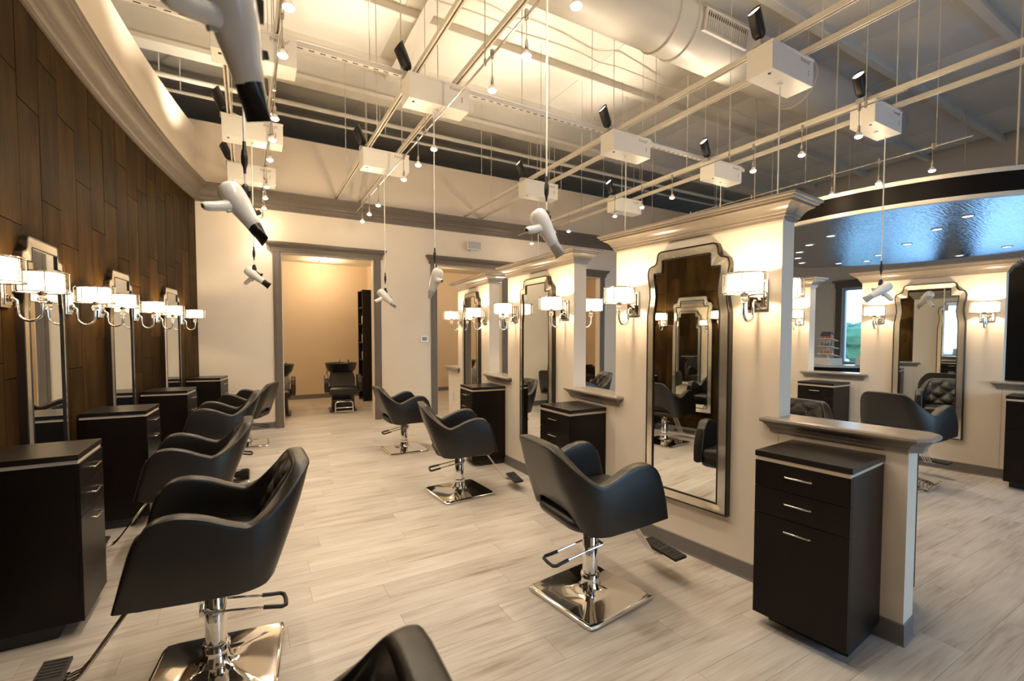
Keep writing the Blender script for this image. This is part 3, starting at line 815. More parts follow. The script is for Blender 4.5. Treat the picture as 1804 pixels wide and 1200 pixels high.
    b = MB(); b.lathe([(.012, .34), (.012, .475)], 16); b.box((0, 0, .474), (.18, .18, .012)); b.obj('piston', M_CHROME, t, True, 40)
    b = MB(); b.box((.050, 0, .312), (.022, .05, .07)); b.cyl((.050, -.062, .308), (.050, .062, .308), .010, n=10)
    for s in (-1, 1): b.tube([(.050, s*.057, .308), (-.06, s*.057, .290), (-.20, s*.057, .262)], .0052, 8)
    lv = b.obj('pump_lever', M_CHROME, t, True, 40)
    b = MB(); b.tube([(-.185, -.057, .265), (-.225, -.060, .257), (-.262, -.064, .250), (-.278, -.050, .247), (-.282, 0, .246), (-.278, .050, .247), (-.262, .064, .250), (-.225, .060, .257), (-.185, .057, .265)], .0095, 8); b.obj('grip', M_RUBBER, lv, True)
    b = MB()
    for s in (-.032, -.012, .012, .032): b.tube([(.14, s, .462), (.235, s, .45), (.27, s, .42), (.43, s, .190), (.455, s, .163), (.49, s, .152), (.53, s, .150)], .0055, 8)
    b.box((.51, 0, .147), (.03, .10, .014)); fr = b.obj('footrest', M_CHROME, t, True, 40)
    b = MB(); R = Matrix.Rotation(math.radians(-5), 3, 'Y')
    b.box((.555, 0, .160), (.09, .30, .018), R)
    for k in range(13):
        if k in (6,): continue
        b.box(Vector((.555, 0, .160)) + R @ Vector((0, -.135+.0225*k, .010)), (.075, .008, .005), R)
    b.obj('foot_pad', M_RUBBER, fr, bevel=.004)
    return t
ch0 = make_chair('black styling chair at centre right, facing the nearest cream-panel mirror', (1.70, 2.075, 0), -.08)
def adjust(o, dz, base):
    for c in o.children:
        k = c.name.split('.')[0]
        if k in ('shell', 'seat_base', 'seat_cushion', 'quilted_back', 'footrest'): c.location.z = dz
        if k == 'piston': c.location.z = dz
        if k == 'base_plate': c.rotation_euler.z = base
def place2(x, y, rz, lb, dz=0., base=0.):
    o = dup(ch0, (x, y, 0), rz, lb); adjust(o, dz, base - rz); return o
adjust(ch0, 0, .12+.08)
place2(1.735, 4.08, -.22, 'black styling chair before the second dark cabinet, second of the centre row', -.065, .05)
place2(1.765, 5.995, .0, 'farthest black styling chair of the centre row, before the back wall thermostat', -.085, .03)
place2(-.10, .72, PI-.05, 'foreground black styling chair cut off by the bottom photo edge, quilted back showing')
place2(-.15, 2.41, PI+.02, 'large black styling chair at lower left facing the nearest plank-wall cabinet', 0, -.12)
place2(-.36, 4.03, PI, 'second black styling chair of the plank-wall row, behind the large one at lower left', -.065)
place2(-.27, 5.67, PI-.05, 'third black styling chair of the plank-wall row', -.03)
place2(-.04, 7.34, PI-.35, 'farthest black styling chair of the plank-wall row, near the left doorway casing', -.085)
place2(3.93, 2.27, PI+.05, 'black styling chair behind the nearest centre panel, pale quilted back past its edge')
place2(4.52, 5.65, PI-.3, 'black styling chair seen through the gap between the middle and nearest centre panels')
place2(5.84, 2.12, -.10, 'black styling chair behind the foreground ledge, facing the far right mirror', 0, .1)

# ------------------------------------------------------------------ tracks, reel boxes, uplights
ROWX = dict(A=.085, B=1.555, C=3.895, D=5.65)
RAILS = dict(A=(-.13, .24), B=(1.34, 1.72), C=(3.71, 4.06), D=(5.42, 5.80))
names = dict(A='left', B='second', C='third', D='right-hand')
RODM = {}
def rods(t, x, y, z0, z1, r=.005, m_=None, nm='hanger_rod'):
    L = round(z1-z0, 3); k = (L, r, nm)
    if k not in RODM:
        RODM[k] = MB().cyl((0, 0, 0), (0, 0, L), r, n=6).mesh(nm); RODM[k].materials.append(m_ or M_RAIL)
    link_mesh(nm, RODM[k], t, (x, y, z0))
for k, (r, xx) in enumerate(RAILS.items()):
    for j, x in enumerate(xx):
        y1 = YB - .005 if r in 'ABC' else YB-.005
        t = thing('ceiling_rail', 'cream ceiling rail of the %s dryer row, its %s rail' % (names[r], ['left', 'right'][j]), 'rail', (x, 0, 3.83), 0, 'parallel rails carrying the dryer boxes')
        b = MB()
        b.rings([[(-.022, yy, 0), (-.007, yy, 0), (-.007, yy, .008), (-.014, yy, .008), (-.014, yy, .035), (.014, yy, .035), (.014, yy, .008), (.007, yy, .008), (.007, yy, 0), (.022, yy, 0), (.022, yy, .043), (-.022, yy, .043)] for yy in (.6, y1)])
        b.obj('channel', M_RAIL, t)
        yy = 1.45 + .3*j + .17*k
        while yy < 8.2: rods(t, 0, 4.55 if 3.55 < yy < 4.45 else yy, .04, 1.85); yy += 1.95
st_ = thing('strut_channel', 'white slotted strut channel crossing over the rails', 'strut', (0, 4.35, 3.92))
b = MB(); b.rings([[(x, -.021, 0), (x, .021, 0), (x, .021, .042), (x, .017, .042), (x, .017, .004), (x, -.017, .004), (x, -.017, .042), (x, -.021, .042)] for x in (-1.0, 6.4)]); b.obj('channel', M_BOX, st_)
b = MB()
x = -.95
while x < 6.35:
    b.bx((x, -.007, -.001), (x+.045, .007, .002)); x += .09
stuff(b.obj('slots', M_VENT, st_))
for x in (-.6, 1.0, 2.6, 4.6, 6.1): rods(st_, x, .012, .01, 1.78)

def text_mesh(body, size):
    cu = bpy.data.curves.new('lettering', 'FONT'); cu.body = body; cu.size = size; cu.extrude = .0004; cu.resolution_u = 2
    o = bpy.data.objects.new('tmp', cu); C.objects.link(o)
    dg = bpy.context.evaluated_depsgraph_get(); dg.update()
    me_ = bpy.data.meshes.new_from_object(o.evaluated_get(dg)); bpy.data.objects.remove(o); me_.name = 'lettering'
    me_.materials.clear(); me_.materials.append(M_TEXT); return me_
TXT = text_mesh("freestyl'", .044)
def make_box(label, loc):
    t = thing('dryer_reel_box', label, 'box', loc, 0, 'white reel boxes for the hanging dryers')
    b = MB(); b.bx((-.288, -.11, 0), (.288, .11, .205)); b.obj('housing', M_BOX, t, bevel=.004)
    b = MB(); b.bx((-.292, -.114, .205), (.292, .114, .226)); b.obj('lid', M_BOX, t, bevel=.003)
    o = bpy.data.objects.new('lettering', TXT); C.objects.link(o); o.parent = t; o.location = (.098, -.1112, .165); o.rotation_euler = (PI/2, 0, 0)
    b = MB()
    for x, z in ((.215, .075), (.215, .11)): b.cyl((x, -.1105, z), (x, -.1125, z), .006, n=8)
    b.box((.215, -.1115, .09), (.006, .002, .04)); b.obj('latch', M_SATIN, t)
    b = MB(); b.lathe([(.012, .0), (.012, -.004)], 12, (-.23, -.05, 0)); b.obj('screw', M_VENT, t)
    b = MB(); b.lathe([(.02, .0), (.018, -.014), (.006, -.016)], 16, (.0, 0, 0)); b.obj('cord_outlet', M_BOX, t, True)
    return t
BOXES = [('A', 2.45), ('A', 4.19), ('A', 5.87), ('A', 7.42), ('B', 2.30), ('B', 4.17), ('B', 6.04), ('C', 2.33), ('C', 4.15), ('C', 6.04), ('D', 2.37), ('D', 4.17), ('D', 6.04)]
blab = {('A', 2.45): 'reel box of the left row above the photo frame', ('A', 4.19): 'nearest visible white reel box of the left row, at the top behind the big dryer', ('A', 5.87): 'second visible white reel box of the left row', ('A', 7.42): 'farthest white reel box of the left row, against the back wall crown',
        ('B', 2.30): 'reel box of the second row above the photo frame', ('B', 4.17): 'large white reel box near the top centre left, second row', ('B', 6.04): 'farther white reel box of the second row',
        ('C', 2.33): 'nearest white reel box of the third row, largest at upper right', ('C', 4.15): 'middle white reel box of the third row', ('C', 6.04): 'farthest white reel box of the third row, behind a dryer cord',
        ('D', 2.37): 'nearest white reel box of the right-hand row', ('D', 4.17): 'middle white reel box of the right-hand row', ('D', 6.04): 'farthest white reel box of the right-hand row'}
ULN = {('A', 2.45): 'unseen nearest box of the left row', ('A', 4.19): 'nearest visible box of the left row', ('A', 5.87): 'second visible box of the left row', ('A', 7.42): 'farthest box of the left row',
       ('B', 2.30): 'unseen nearest box of the second row', ('B', 4.17): 'nearer visible box of the second row', ('B', 6.04): 'farther box of the second row', ('C', 2.33): 'nearest box of the third row', ('C', 4.15): 'middle box of the third row', ('C', 6.04): 'farthest box of the third row',
       ('D', 2.37): 'nearest box of the right-hand row', ('D', 4.17): 'middle box of the right-hand row', ('D', 6.04): 'farthest box of the right-hand row'}
def make_uplight(label, loc, rz):
    t = thing('uplight', label, 'light', loc, rz, 'black uplights clamped on the reel boxes')
    b = MB(); b.box((0, 0, .022), (.10, .075, .044)); b.obj('gear_box', M_GREYP, t, bevel=.006)
    tilt = Matrix.Rotation(math.radians(-24), 3, 'Y')
    b = MB(); b.cyl((0, 0, .04), (.0, 0, .075), .014, n=10); b.obj('swivel', M_BLACK, t)
    b = MB()
    def P_(v): return tilt @ Vector(v) + Vector((0, 0, .07))
    n = 24; rings = []
    for r, z, sl in ((.026, 0, 0), (.040, .012, 0), (.050, .04, 0), (.053, .215, .35), (.049, .215, .35), (.042, .10, 0)):
        rings.append([P_((r*math.cos(2*PI*k/n), r*math.sin(2*PI*k/n), z + sl*r*math.cos(2*PI*k/n)*1.6)) for k in range(n)])
    b.rings(rings); b.obj('head', M_BLACK, t, True, 40)
    b = MB(); b.add([P_((.046*math.cos(2*PI*k/n), .046*math.sin(2*PI*k/n), .205 + .022*math.cos(2*PI*k/n))) for k in range(n)], [tuple(range(n))]); b.obj('lens', M_LENSUP, t)
    d_ = tilt @ Vector((0, 0, 1))
    spotlight('uplight_beam', t, P_((0, 0, .26)), (-d_).to_track_quat('Z', 'Y').to_euler(), UP_W, math.radians(118), .8, (1.0, .85, .66), .04)
    b = MB(); b.tube([(.03, -.02, .02), (.08, -.01, .06), (.14, .02, .05), (.20, .05, .02)], .006, 6); b.obj('cable', M_STEEL, t, True)
    return t
bx0 = up0 = None; BOXOBJ = {}
for r, yy in BOXES:
    loc = (ROWX[r], yy, 3.602); lb = blab[(r, yy)]
    bx0 = bx0 or None
    o = make_box(lb, loc) if bx0 is None else dup(bx0, loc, 0, lb)
    bx0 = bx0 or o; BOXOBJ[(r, yy)] = o
    ul = (ROWX[r]-.255, yy+.02, 3.829); lbu = 'black uplight on the ' + ULN[(r, yy)]
    o = make_uplight(lbu, ul, 0) if up0 is None else dup(up0, ul, 0, lbu)
    up0 = up0 or o
    k_ = ((.22 if r in 'BC' else .45) if 4.0 < yy < 4.3 else 1.)*(.55 if r == 'A' else 1.)
    for c in o.children:
        if c.type == 'LIGHT': c.data = c.data.copy(); c.data.energy = UP_W*k_
    if r == 'D' and False: pass

# ------------------------------------------------------------------ monorails with pendant spotlights
MONO = dict(A=(.225, .2, 8.3, [.62, 1.25, 1.85, 2.37, 2.868, 3.368, 4.363, 4.84, 5.395, 6.37, 6.9, 7.446, 8.15]),
            B=(1.585, .2, 7.95, [1.06, 1.58, 2.082, 2.602, 3.083, 4.309, 4.785, 5.304, 6.509, 7.049, 7.529]),
            C=(4.81, 1.80, 8.2, [2.15, 2.645, 3.154, 4.265, 4.794, 5.346, 6.50, 7.69]),
            D=(6.487, 1.86, 7.6, [2.186, 2.678, 3.184, 4.27, 4.80, 5.35]))
def make_lamp(label, loc):
    t = thing('pendant_spotlight', label, 'light', loc, 0, 'small pendant spotlights on the monorails')
    b = MB(); b.lathe([(.012, .225), (.014, .245), (.014, .285), (.008, .29)], 12); b.obj('adaptor', M_SATIN, t, True)
    b = MB(); b.cyl((0, 0, .07), (0, 0, .235), .0035, n=8); b.lathe([(.010, .03), (.012, .045), (.011, .085), (.006, .10)], 12); b.obj('stem', M_SATIN, t, True)
    b = MB(); b.lathe([(.011, .035), (.018, .028), (.030, .008), (.0325, -.004), (.030, -.004), (.027, .006)], 20); b.obj('reflector', M_WHITEP, t, True)
    b = MB(); b.lathe([(.0295, -.003), (.027, -.012), (.016, -.018), (.004, -.02)], 20); b.obj('lens', M_LENS, t, True)
    spotlight('spot_beam', t, (0, 0, -.03), (0, 0, 0), SPOT_W, math.radians(125), .9, (1., .90, .76), .03)
    pointlight('bulb_glow', t, (.0, .0, -.05), GLOW_W, WARMW, .02)
    return t
lp0 = None
ordn = ['first', 'second', 'third', 'fourth', 'fifth', 'sixth', 'seventh', 'eighth', 'ninth', 'tenth', 'eleventh', 'twelfth', 'thirteenth', 'fourteenth', 'fifteenth']
for k, (r, (x, y0, y1, ly)) in enumerate(MONO.items()):
    t = thing('monorail_track', 'thin monorail with pendant spotlights along the %s dryer row' % names[r], 'rail', (x, 0, 3.55), 0, 'monorail light tracks')
    b = MB(); b.tube([(0, y0, 0), (0, (y0+y1)/2, 0), (0, y1, 0)], .0085, 8); b.obj('rail_bar', M_SATIN, t, True)
    yy = y0 + .30
    while yy < y1:
        if not any(abs(ROWX[q]-x) < .33 and abs(yb-yy) < .2 for q, yb in BOXES):
            rods(t, 0, yy, 0, .30, .004, M_SATIN, 'standoff'); rods(t, 0, yy, -.018, .03, .011, M_SATIN, 'clamp'); rods(t, 0, yy, .29, 2.13, .0035) if not 3.6 < yy < 4.4 else None
        yy += 1.35
    for i, yl in enumerate(ly):
        vis0 = {'A': 4, 'B': 2, 'C': 0, 'D': 0}[r]
        lb = ('%s pendant spotlight in view on the %s monorail, counted from the camera' % (ordn[i-vis0], names[r])) if i >= vis0 else ('pendant spotlight outside the frame on the %s monorail, %s behind the first in view' % (names[r], ordn[vis0-1-i]))
        o = make_lamp(lb, (x, yl, 3.30)) if lp0 is None else dup(lp0, (x, yl, 3.30), 0, lb)
        lp0 = lp0 or o

# ------------------------------------------------------------------ hanging dryers
def side_rings(W):
    return [[W((x, a*math.cos(2*PI*k/24), c*math.sin(2*PI*k/24))) for k in range(24)] for x, a, c in ((.112, .031, .031), (.135, .033, .028), (.165, .037, .016), (.195, .041, .007), (.195, .038, .004), (.15, .02, .01))]
def make_dryer(label, hook, fwd, hand, dark, ctop, scale=1.0, side=False):
    """hook = world point where the clip meets the cord; fwd = nozzle direction, hand = handle direction"""
    f = Vector(fwd).normalized(); h = Vector(hand); h = (h - f*h.dot(f)).normalized(); s = f.cross(h)
    R = Matrix((f, s, h)).transposed()                         # local x nozzle, z handle
    up_l = R.transposed() @ Vector((0, 0, 1))
    t = thing('hair_dryer', label, 'hair dryer', hook, 0, 'white hair dryers hanging from the reel boxes')
    clip = Vector((-.035, 0, -.052)) * scale                   # local clip point on the back of the barrel
    def W(v): return R @ (Vector(v)*scale - clip) + Vector((0, 0, -.05*scale))
    def lathe_x(prof, n=24, sq=None):
        b = MB(); rings = []
        for x, r in prof: rings.append([W((x, r*math.cos(2*PI*k/n), r*math.sin(2*PI*k/n))) for k in range(n)])
        b.rings(rings); return b
    body = lathe_x([(-.108, .004), (-.106, .024), (-.098, .040), (-.078, .051), (-.045, .0535), (0, .050), (.04, .043), (.085, .035), (.118, .0305), (.121, .024)]).obj('barrel', M_WHITEP, t, True, 60)
    b = MB()
    for k in range(6): 
        rr_ = .012 + .005*k; x = -.1085 + .0022*k
        b.tube([W((x, rr_*math.cos(2*PI*q/20), rr_*math.sin(2*PI*q/20))) for q in range(21)], .0012, 5)
    b.obj('intake_grille', M_GREYP, body, True)
    b = MB(); rings = []
    for x, a, c in ((.112, .031, .031), (.135, .027, .031), (.165, .016, .035), (.190, .008, .040), (.190, .005, .037), (.15, .01, .02)):
        rings.append([W((x, a*math.copysign(abs(math.cos(2*PI*k/24))**.8, math.cos(2*PI*k/24)), c*math.copysign(abs(math.sin(2*PI*k/24))**.8, math.sin(2*PI*k/24)))) for k in range(24)])
    if side: rings = [[Vector(p) for p in q] for q in side_rings(W)]
    b.rings(rings); b.obj('nozzle', M_BLACK if dark else M_GREYP, t, True, 40)
    b = MB(); rings = []
    for z, xo, rx, ry in ((.02, -.006, .030, .024), (.06, -.008, .024, .021), (.10, -.014, .0225, .020), (.135, -.022, .0215, .019), (.150, -.026, .016, .014)):
        rings.append([W((xo + rx*math.cos(2*PI*k/20), ry*math.sin(2*PI*k/20), z)) for k in range(20)])
    b.rings(rings); hd = b.obj('handle', M_WHITEP, t, True, 60)
    b = MB(); b.tube([W((-.026, 0, .145)), W((-.028, 0, .153))], .0095*scale, 12); b.obj('handle_socket', M_BLACK, hd, True)
    b = MB(); b.box(W((.018, 0, .055)), (.012*scale, .012*scale, .03*scale), R); b.obj('switch', M_GREYP, hd)
    b = MB(); b.box(W((.03, 0, -.045)), (.075*scale, .02*scale, .012*scale), R); b.box(W((.055, 0, -.057)), (.02*scale, .018*scale, .02*scale), R); b.obj('trim_strip', M_BLACK if dark else M_GREYP, body, bevel=.003)
    b = MB(); b.lathe([(.012, -.055), (.017, -.045), (.018, -.012), (.010, 0), (.006, .004)], 14); b.box(Vector((0, 0, -.045)), (.045, .03, .03)); b.obj('clip', M_BLACK, t, True, 40)
    L = ctop - hook[2]
    b = MB(); b.tube([(0, 0, 0), (0, 0, .055)], .0045, 10); b.tube([(0, 0, .185), (0, 0, L*.5), (0, 0, L)], .0055, 10); cord = b.obj('cord', M_WHITEP, t, True)
    b = MB(); b.lathe([(.005, .05), (.007, .075), (.0135, .095), (.015, .12), (.013, .15), (.008, .165), (.0075, .195), (.004, .20)], 14); b.obj('strain_relief', M_BLACK, cord, True, 60)
    return t
CR_ = Vector((math.cos(-.5167), math.sin(-.5167), 0)); CF_ = Vector((-math.sin(-.5167), math.cos(-.5167), 0)); UPV = Vector((0, 0, 1))
def cdir(r, u, f=0.): return CR_*r + UPV*u + CF_*f
ZB = 3.602; ZC2 = 3.584
make_dryer('white hair dryer hanging nearest the camera at upper left, black nozzle pointing down', (.016, 1.055, 2.18), cdir(.03, -.90, .40), cdir(-.40, -.52, -.80), True, ZC2, .86, True)
make_dryer('white hair dryer with black nozzle hanging at left, before the back corner crown', (.0, 2.50, 2.20), cdir(.52, -.83, .1), cdir(-.40, -.55, -.73), True, ZC2, 1.0, True)
make_dryer('small distant white hair dryer with black nozzle, below the larger one at left', (.07, 5.87, 2.285), cdir(.75, -.62, .2), cdir(-.8, -.6, .1), True, ZC2, 1.0)
make_dryer('white hair dryer with grey nozzle hanging at centre over the nearest centre-row chair', (1.54, 2.30, 2.24), cdir(.50, -.86, .1), cdir(-.50, -.60, -.62), False, ZC2, 1.0, True)
make_dryer('white hair dryer with grey nozzle pointing down left, before the middle doorway', (1.535, 4.17, 2.13), cdir(-.35, -.90, .2), cdir(.35, -.60, -.72), False, ZC2, 1.0)
make_dryer('farthest white hair dryer of the centre, beside the left doorway casing', (1.55, 6.04, 2.12), cdir(.70, -.70, .1), cdir(-.55, -.60, -.58), False, ZC2, 1.0, True)
make_dryer('white hair dryer hanging at far right before the right mirror, nozzle to the left', (5.855, 2.37, 2.10), cdir(-.82, -.55, .1), cdir(.75, -.6, -.2), False, ZC2, 1.0)
for r, yy, z1 in (('C', 2.33, 1.6), ('C', 4.15, 1.9), ('C', 6.04, 1.9), ('D', 4.17, 1.9)):
    MB().tube([(0, 0, z1-ZB), (0, 0, -.02)], .0055, 8).obj('cord', M_WHITEP, BOXOBJ[(r, yy)], True)

# ------------------------------------------------------------------ round ceiling cloud
cc = thing('ceiling_cloud', 'round dropped ceiling with silvery underside and black edge at upper right', 'canopy', (9.5, 3.5, 3.05))
CRD = 2.80
MB().lathe([(CRD-.05, .0), (CRD-.05, .02)], 96).obj('silver_underside', M_SILVER, cc)
MB().lathe([(CRD-.055, -.004), (CRD, -.004), (CRD+.006, .01), (CRD+.006, .045), (CRD-.055, .045)], 96, caps=False).obj('lower_trim', M_RAIL, cc, True, 40)
MB().lathe([(CRD-.02, .04), (CRD-.005, .045), (CRD-.005, .265), (CRD-.02, .27)], 96).obj('black_fascia', M_BLACKBAND, cc, True, 40)
MB().lathe([(CRD-.05, .262), (CRD+.012, .262), (CRD+.02, .285), (CRD+.02, .31), (CRD-.05, .32)], 96).obj('upper_trim', M_RAIL, cc, True, 40)
dl0 = None
for (x, yy) in [(7.85, 3.85), (8.3, 4.4), (8.86, 4.87), (9.5, 5.25), (10.2, 5.55), (10.95, 5.20), (8.7, 2.85), (8.1, 2.35), (10.5, 4.3), (11.1, 4.75), (9.65, 3.55), (11.9, 3.55), (11.45, 2.8)]:
    b = MB(); b.lathe([(.075, 0), (.075, -.008), (.055, -.008), (.055, .0)], 20); o = b.obj('downlight', M_WHITEP, cc, True, 40, loc=(x-9.5, yy-3.5, 0))
    MB().lathe([(.053, -.004), (.053, -.002)], 16).obj('lens', M_DOWN, o)
for k in range(8):
    a = 2*PI*k/8; rods(cc, 2.3*math.cos(a), 2.3*math.sin(a), .3, 2.72, .01)

# ------------------------------------------------------------------ small wall fittings
t = thing('thermostat', 'small white thermostat with grey screen on the back wall between doorways', 'thermostat', (2.878, YB, 1.447))
MB().bx((-.075, -.03, -.062), (.075, 0, .062)).obj('case', M_WHITEP, t, bevel=.01)
MB().bx((-.045, -.0315, -.03), (.045, -.029, .035)).obj('screen', M_GLASSB, t)
t = thing('wall_speaker', 'small white speaker on the back wall above the middle doorway', 'speaker', (3.87, YB, 3.27))
b = MB(); b.rings([[(-.11, 0, -.08), (.11, 0, -.08), (.11, 0, .08), (-.11, 0, .08)], [(-.155, -.14, -.085), (.155, -.14, -.085), (.155, -.14, .085), (-.155, -.14, .085)]]); b.obj('cabinet', M_WHITEP, t, bevel=.006)
MB().bx((-.135, -.147, -.07), (.135, -.139, .07)).obj('grille', M_GREYP, t)
MB().bx((-.03, -.03, -.10), (.03, 0, -.08)).obj('bracket', M_WHITEP, t)
t = thing('light_switch', 'white switch plate on the washroom wall beside the dark shelf unit', 'switch', (2.47, 12.0, 1.13))
MB().bx((-.04, -.008, -.06), (.04, 0, .06)).obj('plate', M_WHITEP, t, bevel=.003)
MB().bx((-.014, -.013, -.028), (.014, -.007, .028)).obj('rocker', M_WHITEP, t)
lp = pose(P[2], ST['PL']+.22, .56)
t = thing('outlet_plate', 'small white outlet plate on the farthest low wall', 'outlet', lp[0], lp[1])
MB().bx((0, -.055, -.075), (.008, .055, .075)).obj('plate', M_WHITEP, t, bevel=.003)
b = MB(); b.bx((.007, -.017, .012), (.011, .017, .045)); b.bx((.007, -.017, -.045), (.011, .017, -.012)); b.obj('socket', M_GREYP, t)

# ------------------------------------------------------------------ wash room furniture
def make_wash(label, loc, rz):
    t = thing('shampoo_chair', label, 'chair', loc, rz, 'black backwash shampoo units')
    # +x is the way the sitter faces
    b = MB(); b.rings([[(-.20, -.22, 0), (.10, -.22, 0), (.10, .22, 0), (-.20, .22, 0)], [(-.20, -.20, .36), (.16, -.20, .36), (.16, .20, .36), (-.20, .20, .36)]]); b.bx((-.42, -.26, 0), (.14, .26, .03)); b.obj('pedestal', M_BLACK, t, bevel=.01)
    b = MB(); b.rings([[(-.26, -.25, .36), (.30, -.25, .36), (.30, .25, .36), (-.26, .25, .36)], [(-.28, -.27, .40), (.33, -.27, .40), (.33, .27, .40), (-.28, .27, .40)], [(-.28, -.26, .47), (.33, -.26, .47), (.33, .26, .47), (-.28, .26, .47)], [(-.25, -.23, .50), (.28, -.23, .50), (.28, .23, .50), (-.25, .23, .50)]]); b.obj('seat', M_LEATH, t, True, 50)
    b = MB(); b.rings([[(-.12, -.24, .48), (-.04, -.24, .50), (-.04, .24, .50), (-.12, .24, .48)], [(-.24, -.25, .62), (-.15, -.25, .64), (-.15, .25, .64), (-.24, .25, .62)], [(-.33, -.22, .74), (-.26, -.22, .76), (-.26, .22, .76), (-.33, .22, .74)]]); b.obj('backrest', M_LEATH, t, True, 50)
    for s in (-1, 1):
        b = MB(); b.rings([[(-.22, s*.27, .42), (.24, s*.27, .40), (.26, s*.27, .60), (.20, s*.27, .68), (.02, s*.27, .74), (-.18, s*.27, .72)], [(-.22, s*.345, .42), (.24, s*.345, .40), (.26, s*.345, .60), (.20, s*.345, .68), (.02, s*.345, .74), (-.18, s*.345, .72)]]); b.obj('armrest', M_LEATH, t, bevel=.015)
    b = MB(); prof = [(.10, .70), (.19, .735), (.25, .81), (.28, .93), (.292, .94), (.275, .945), (.258, .925), (.22, .83), (.12, .78), (.02, .775)]
    b.lathe(prof, 32, (-.46, 0, 0)); bowl = b.obj('basin', M_BLACK, t, True, 60); bowl.scale = (1.0, 1.12, 1.0)
    b = MB(); b.cyl((-.46, 0, 0), (-.46, 0, .72), .10, .08, 20); b.obj('basin_stand', M_BLACK, t, True, 40)
    b = MB(); b.tube([(-.66, -.02, .92), (-.66, -.02, 1.0), (-.62, -.02, 1.02), (-.56, -.02, .98)], .012, 8); b.obj('faucet', M_CHROME, t, True)
    b = MB(); b.cyl((-.64, .16, .92), (-.64, .16, .99), .016, n=10); b.box((-.62, .16, .995), (.05, .02, .012)); b.obj('mixer_lever', M_CHROME, t)
    b = MB(); b.tube([(-.40, -.2, .90), (-.52, -.28, .75), (-.55, -.24, .55), (-.50, -.1, .45)], .009, 8); b.obj('shower_hose', M_BLACK, t, True)
    b = MB()
    for s in (-1, 1): b.tube([(.33, s*.16, .02), (.34, s*.16, .18), (.34, s*.15, .215), (.34, s*.12, .23), (.34, 0, .23)], .012, 8)
    b.tube([(.335, -.16, .11), (.335, .16, .11)], .01, 8); b.tube([(.335, -.16, .04), (.335, .16, .04)], .008, 8)
    for s in (-1, 1): b.tube([(.34, s*.12, .22), (.10, s*.12, .18)], .01, 8)
    lr = b.obj('legrest_frame', M_CHROME, t, True)
    MB().bx((.12, -.22, .235), (.33, .14, .265)).obj('legrest_pad', M_LEATH, lr, bevel=.01)
    return t
w0 = make_wash('black shampoo chair with basin and chrome legrest, facing out of the left doorway', (1.63, 9.75, 0), -PI/2-.10)
dup(w0, (.42, 9.72, 0), -PI/2-.1, 'black shampoo basin half hidden behind the left doorway casing')
dup(w0, (7.75, 9.9, 0), -PI/2-.1, 'black shampoo chair glimpsed through the right doorway')
t = thing('tall_shelf_unit', 'tall narrow dark shelf unit standing in the washroom', 'shelf', (2.44, 11.15, 0))
MB().bx((-.17, -.25, 0), (.17, -.22, 2.56)).obj('side_panel', M_ESP, t)
MB().bx((-.17, .22, 0), (.17, .25, 2.56)).obj('side_panel', M_ESP, t)
MB().bx((.15, -.22, 0), (.17, .22, 2.56)).obj('back_panel', M_DARKSUB, t)
SZ = [.04, .55, .95, 1.35, 1.78, 2.16, 2.54]
for z in SZ: MB().bx((-.16, -.22, z-.012), (.15, .22, z+.012)).obj('shelf', M_ESP, t)
k = 0
for z, c, w_ in ((1.362, (.75, .55, .5), 'middle'), (1.792, (.8, .62, .55), 'upper'), (.962, (.7, .7, .68), 'lower')):
    for yy, q_ in ((-.14, 'nearest'), (-.04, 'middle'), (.07, 'farthest')):
        k += 1
        b = MB(); b.lathe([(.032, 0), (.034, .01), (.034, .17), (.022, .19), (.012, .195)], 14); o = b.obj('bottle', bottle_mat('bottle_%d' % int(z*100), c), None, True, 50, loc=(2.44-.09, 11.15+yy, z))
        tag(o, 'small bottle on the %s bottle shelf of the tall washroom unit, %s of its three' % (w_, q_), 'bottle', 'bottles on the washroom shelf unit')
        MB().lathe([(.016, .19), (.016, .235), (.008, .24)], 12).obj('cap', M_WHITEP, o, True)

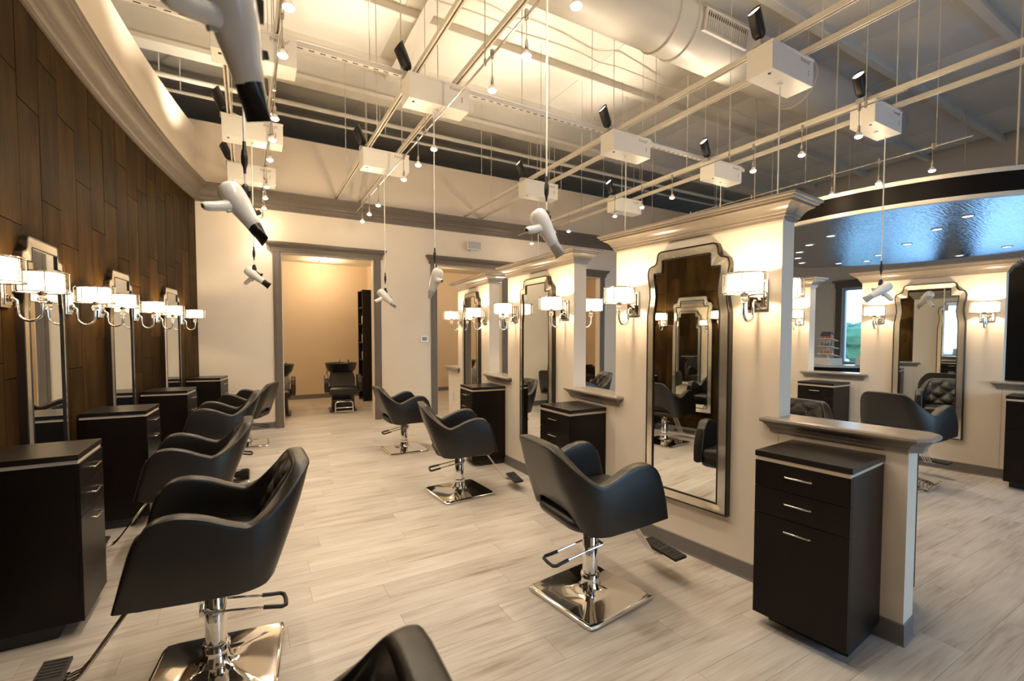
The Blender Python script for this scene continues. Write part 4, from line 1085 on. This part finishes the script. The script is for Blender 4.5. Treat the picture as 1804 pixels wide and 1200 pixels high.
# ------------------------------------------------------------------ reception beyond the right partition
t = thing('reception_desk', 'pale curved counter with dark inner edge below the far window', 'desk', (9.3, 4.55, 0))
b = MB(); pts = []
def arc_ring(r0, r1, a0, a1, z0, z1, n=20):
    b = MB(); rings = []
    for k in range(n+1):
        a = lerp(a0, a1, k/n); c, s = math.cos(a), math.sin(a)
        rings.append([(r0*c, r0*s, z0), (r1*c, r1*s, z0), (r1*c, r1*s, z1), (r0*c, r0*s, z1)])
    b.rings(rings); return b
arc_ring(.9, .96, PI*.55, PI*1.5, 0, .98).obj('front_panel', M_ESP, t)
arc_ring(.72, 1.0, PI*.55, PI*1.5, .98, 1.02).obj('counter_top', mat('pale_stone', (.6, .62, .64), .15, noise=.1), t)
t = thing('product_display', 'white stepped product stand with small bottles behind the low wall at far right', 'display', (8.62, 4.22, 1.02), -.3)
MB().bx((-.12, -.16, 0), (.12, .16, .11)).obj('plinth', M_WHITEP, t)
MB().bx((-.02, -.012, .11), (.02, .012, .50)).obj('back_post', M_WHITEP, t)
for i, z in enumerate((.16, .29, .42)): MB().box((0, 0, z), (.16, .30-.03*i, .012), Matrix.Rotation(.25, 3, 'Y')).obj('shelf', M_WHITEP, t)
MB().box((0, .02, .50), (.1, .18, .08), Matrix.Rotation(.4, 3, 'Y')).obj('sign_card', mat('dark_card', (.08, .08, .12), .4, noise=.3), t)
for i, (z, c) in enumerate(((.166, (.55, .25, .1)), (.296, (.3, .2, .16)), (.426, (.75, .3, .15)))):
    b = MB()
    for yy in (-.10, -.04, .02, .08): b.lathe([(.02, 0), (.021, .01), (.021, .06), (.01, .07), (.01, .085)], 10, (-.04, yy, z))
    b.obj('sample_bottles', bottle_mat('sample_%d' % i, c), t, True)
t = thing('brochure_holder', 'clear slanted brochure holder on the far counter', 'holder', (8.72, 3.72, 1.02), .2)
MB().box((0, 0, .075), (.02, .24, .15), Matrix.Rotation(.35, 3, 'Y')).obj('sheet', M_PAPER, t)
MB().bx((-.06, -.12, 0), (.06, .12, .012)).obj('foot', M_GREYP, t)
t = thing('display_cupboard', 'tall black cupboard beyond the low wall at the right photo edge', 'cupboard', (8.6, 1.62, 0))
MB().bx((-.2, -.7, .06), (.2, .43, 2.36)).obj('carcass', M_ESP, t, bevel=.004)
MB().bx((-.17, -.68, 0), (.17, .41, .06)).obj('plinth', M_RUBBER, t)
for a, b_ in ((-.69, -.14), (-.13, .42)):
    o = MB().bx((-.222, a, .08), (-.201, b_, 2.34)).obj('door', M_ESP, t, bevel=.002)
    MB().tube([(-.222, -.16 if a < -.5 else -.11, 1.1), (-.25, -.16 if a < -.5 else -.11, 1.1), (-.25, -.16 if a < -.5 else -.11, 1.3), (-.222, -.16 if a < -.5 else -.11, 1.3)], .005, 6).obj('handle', M_SATIN, o, True)
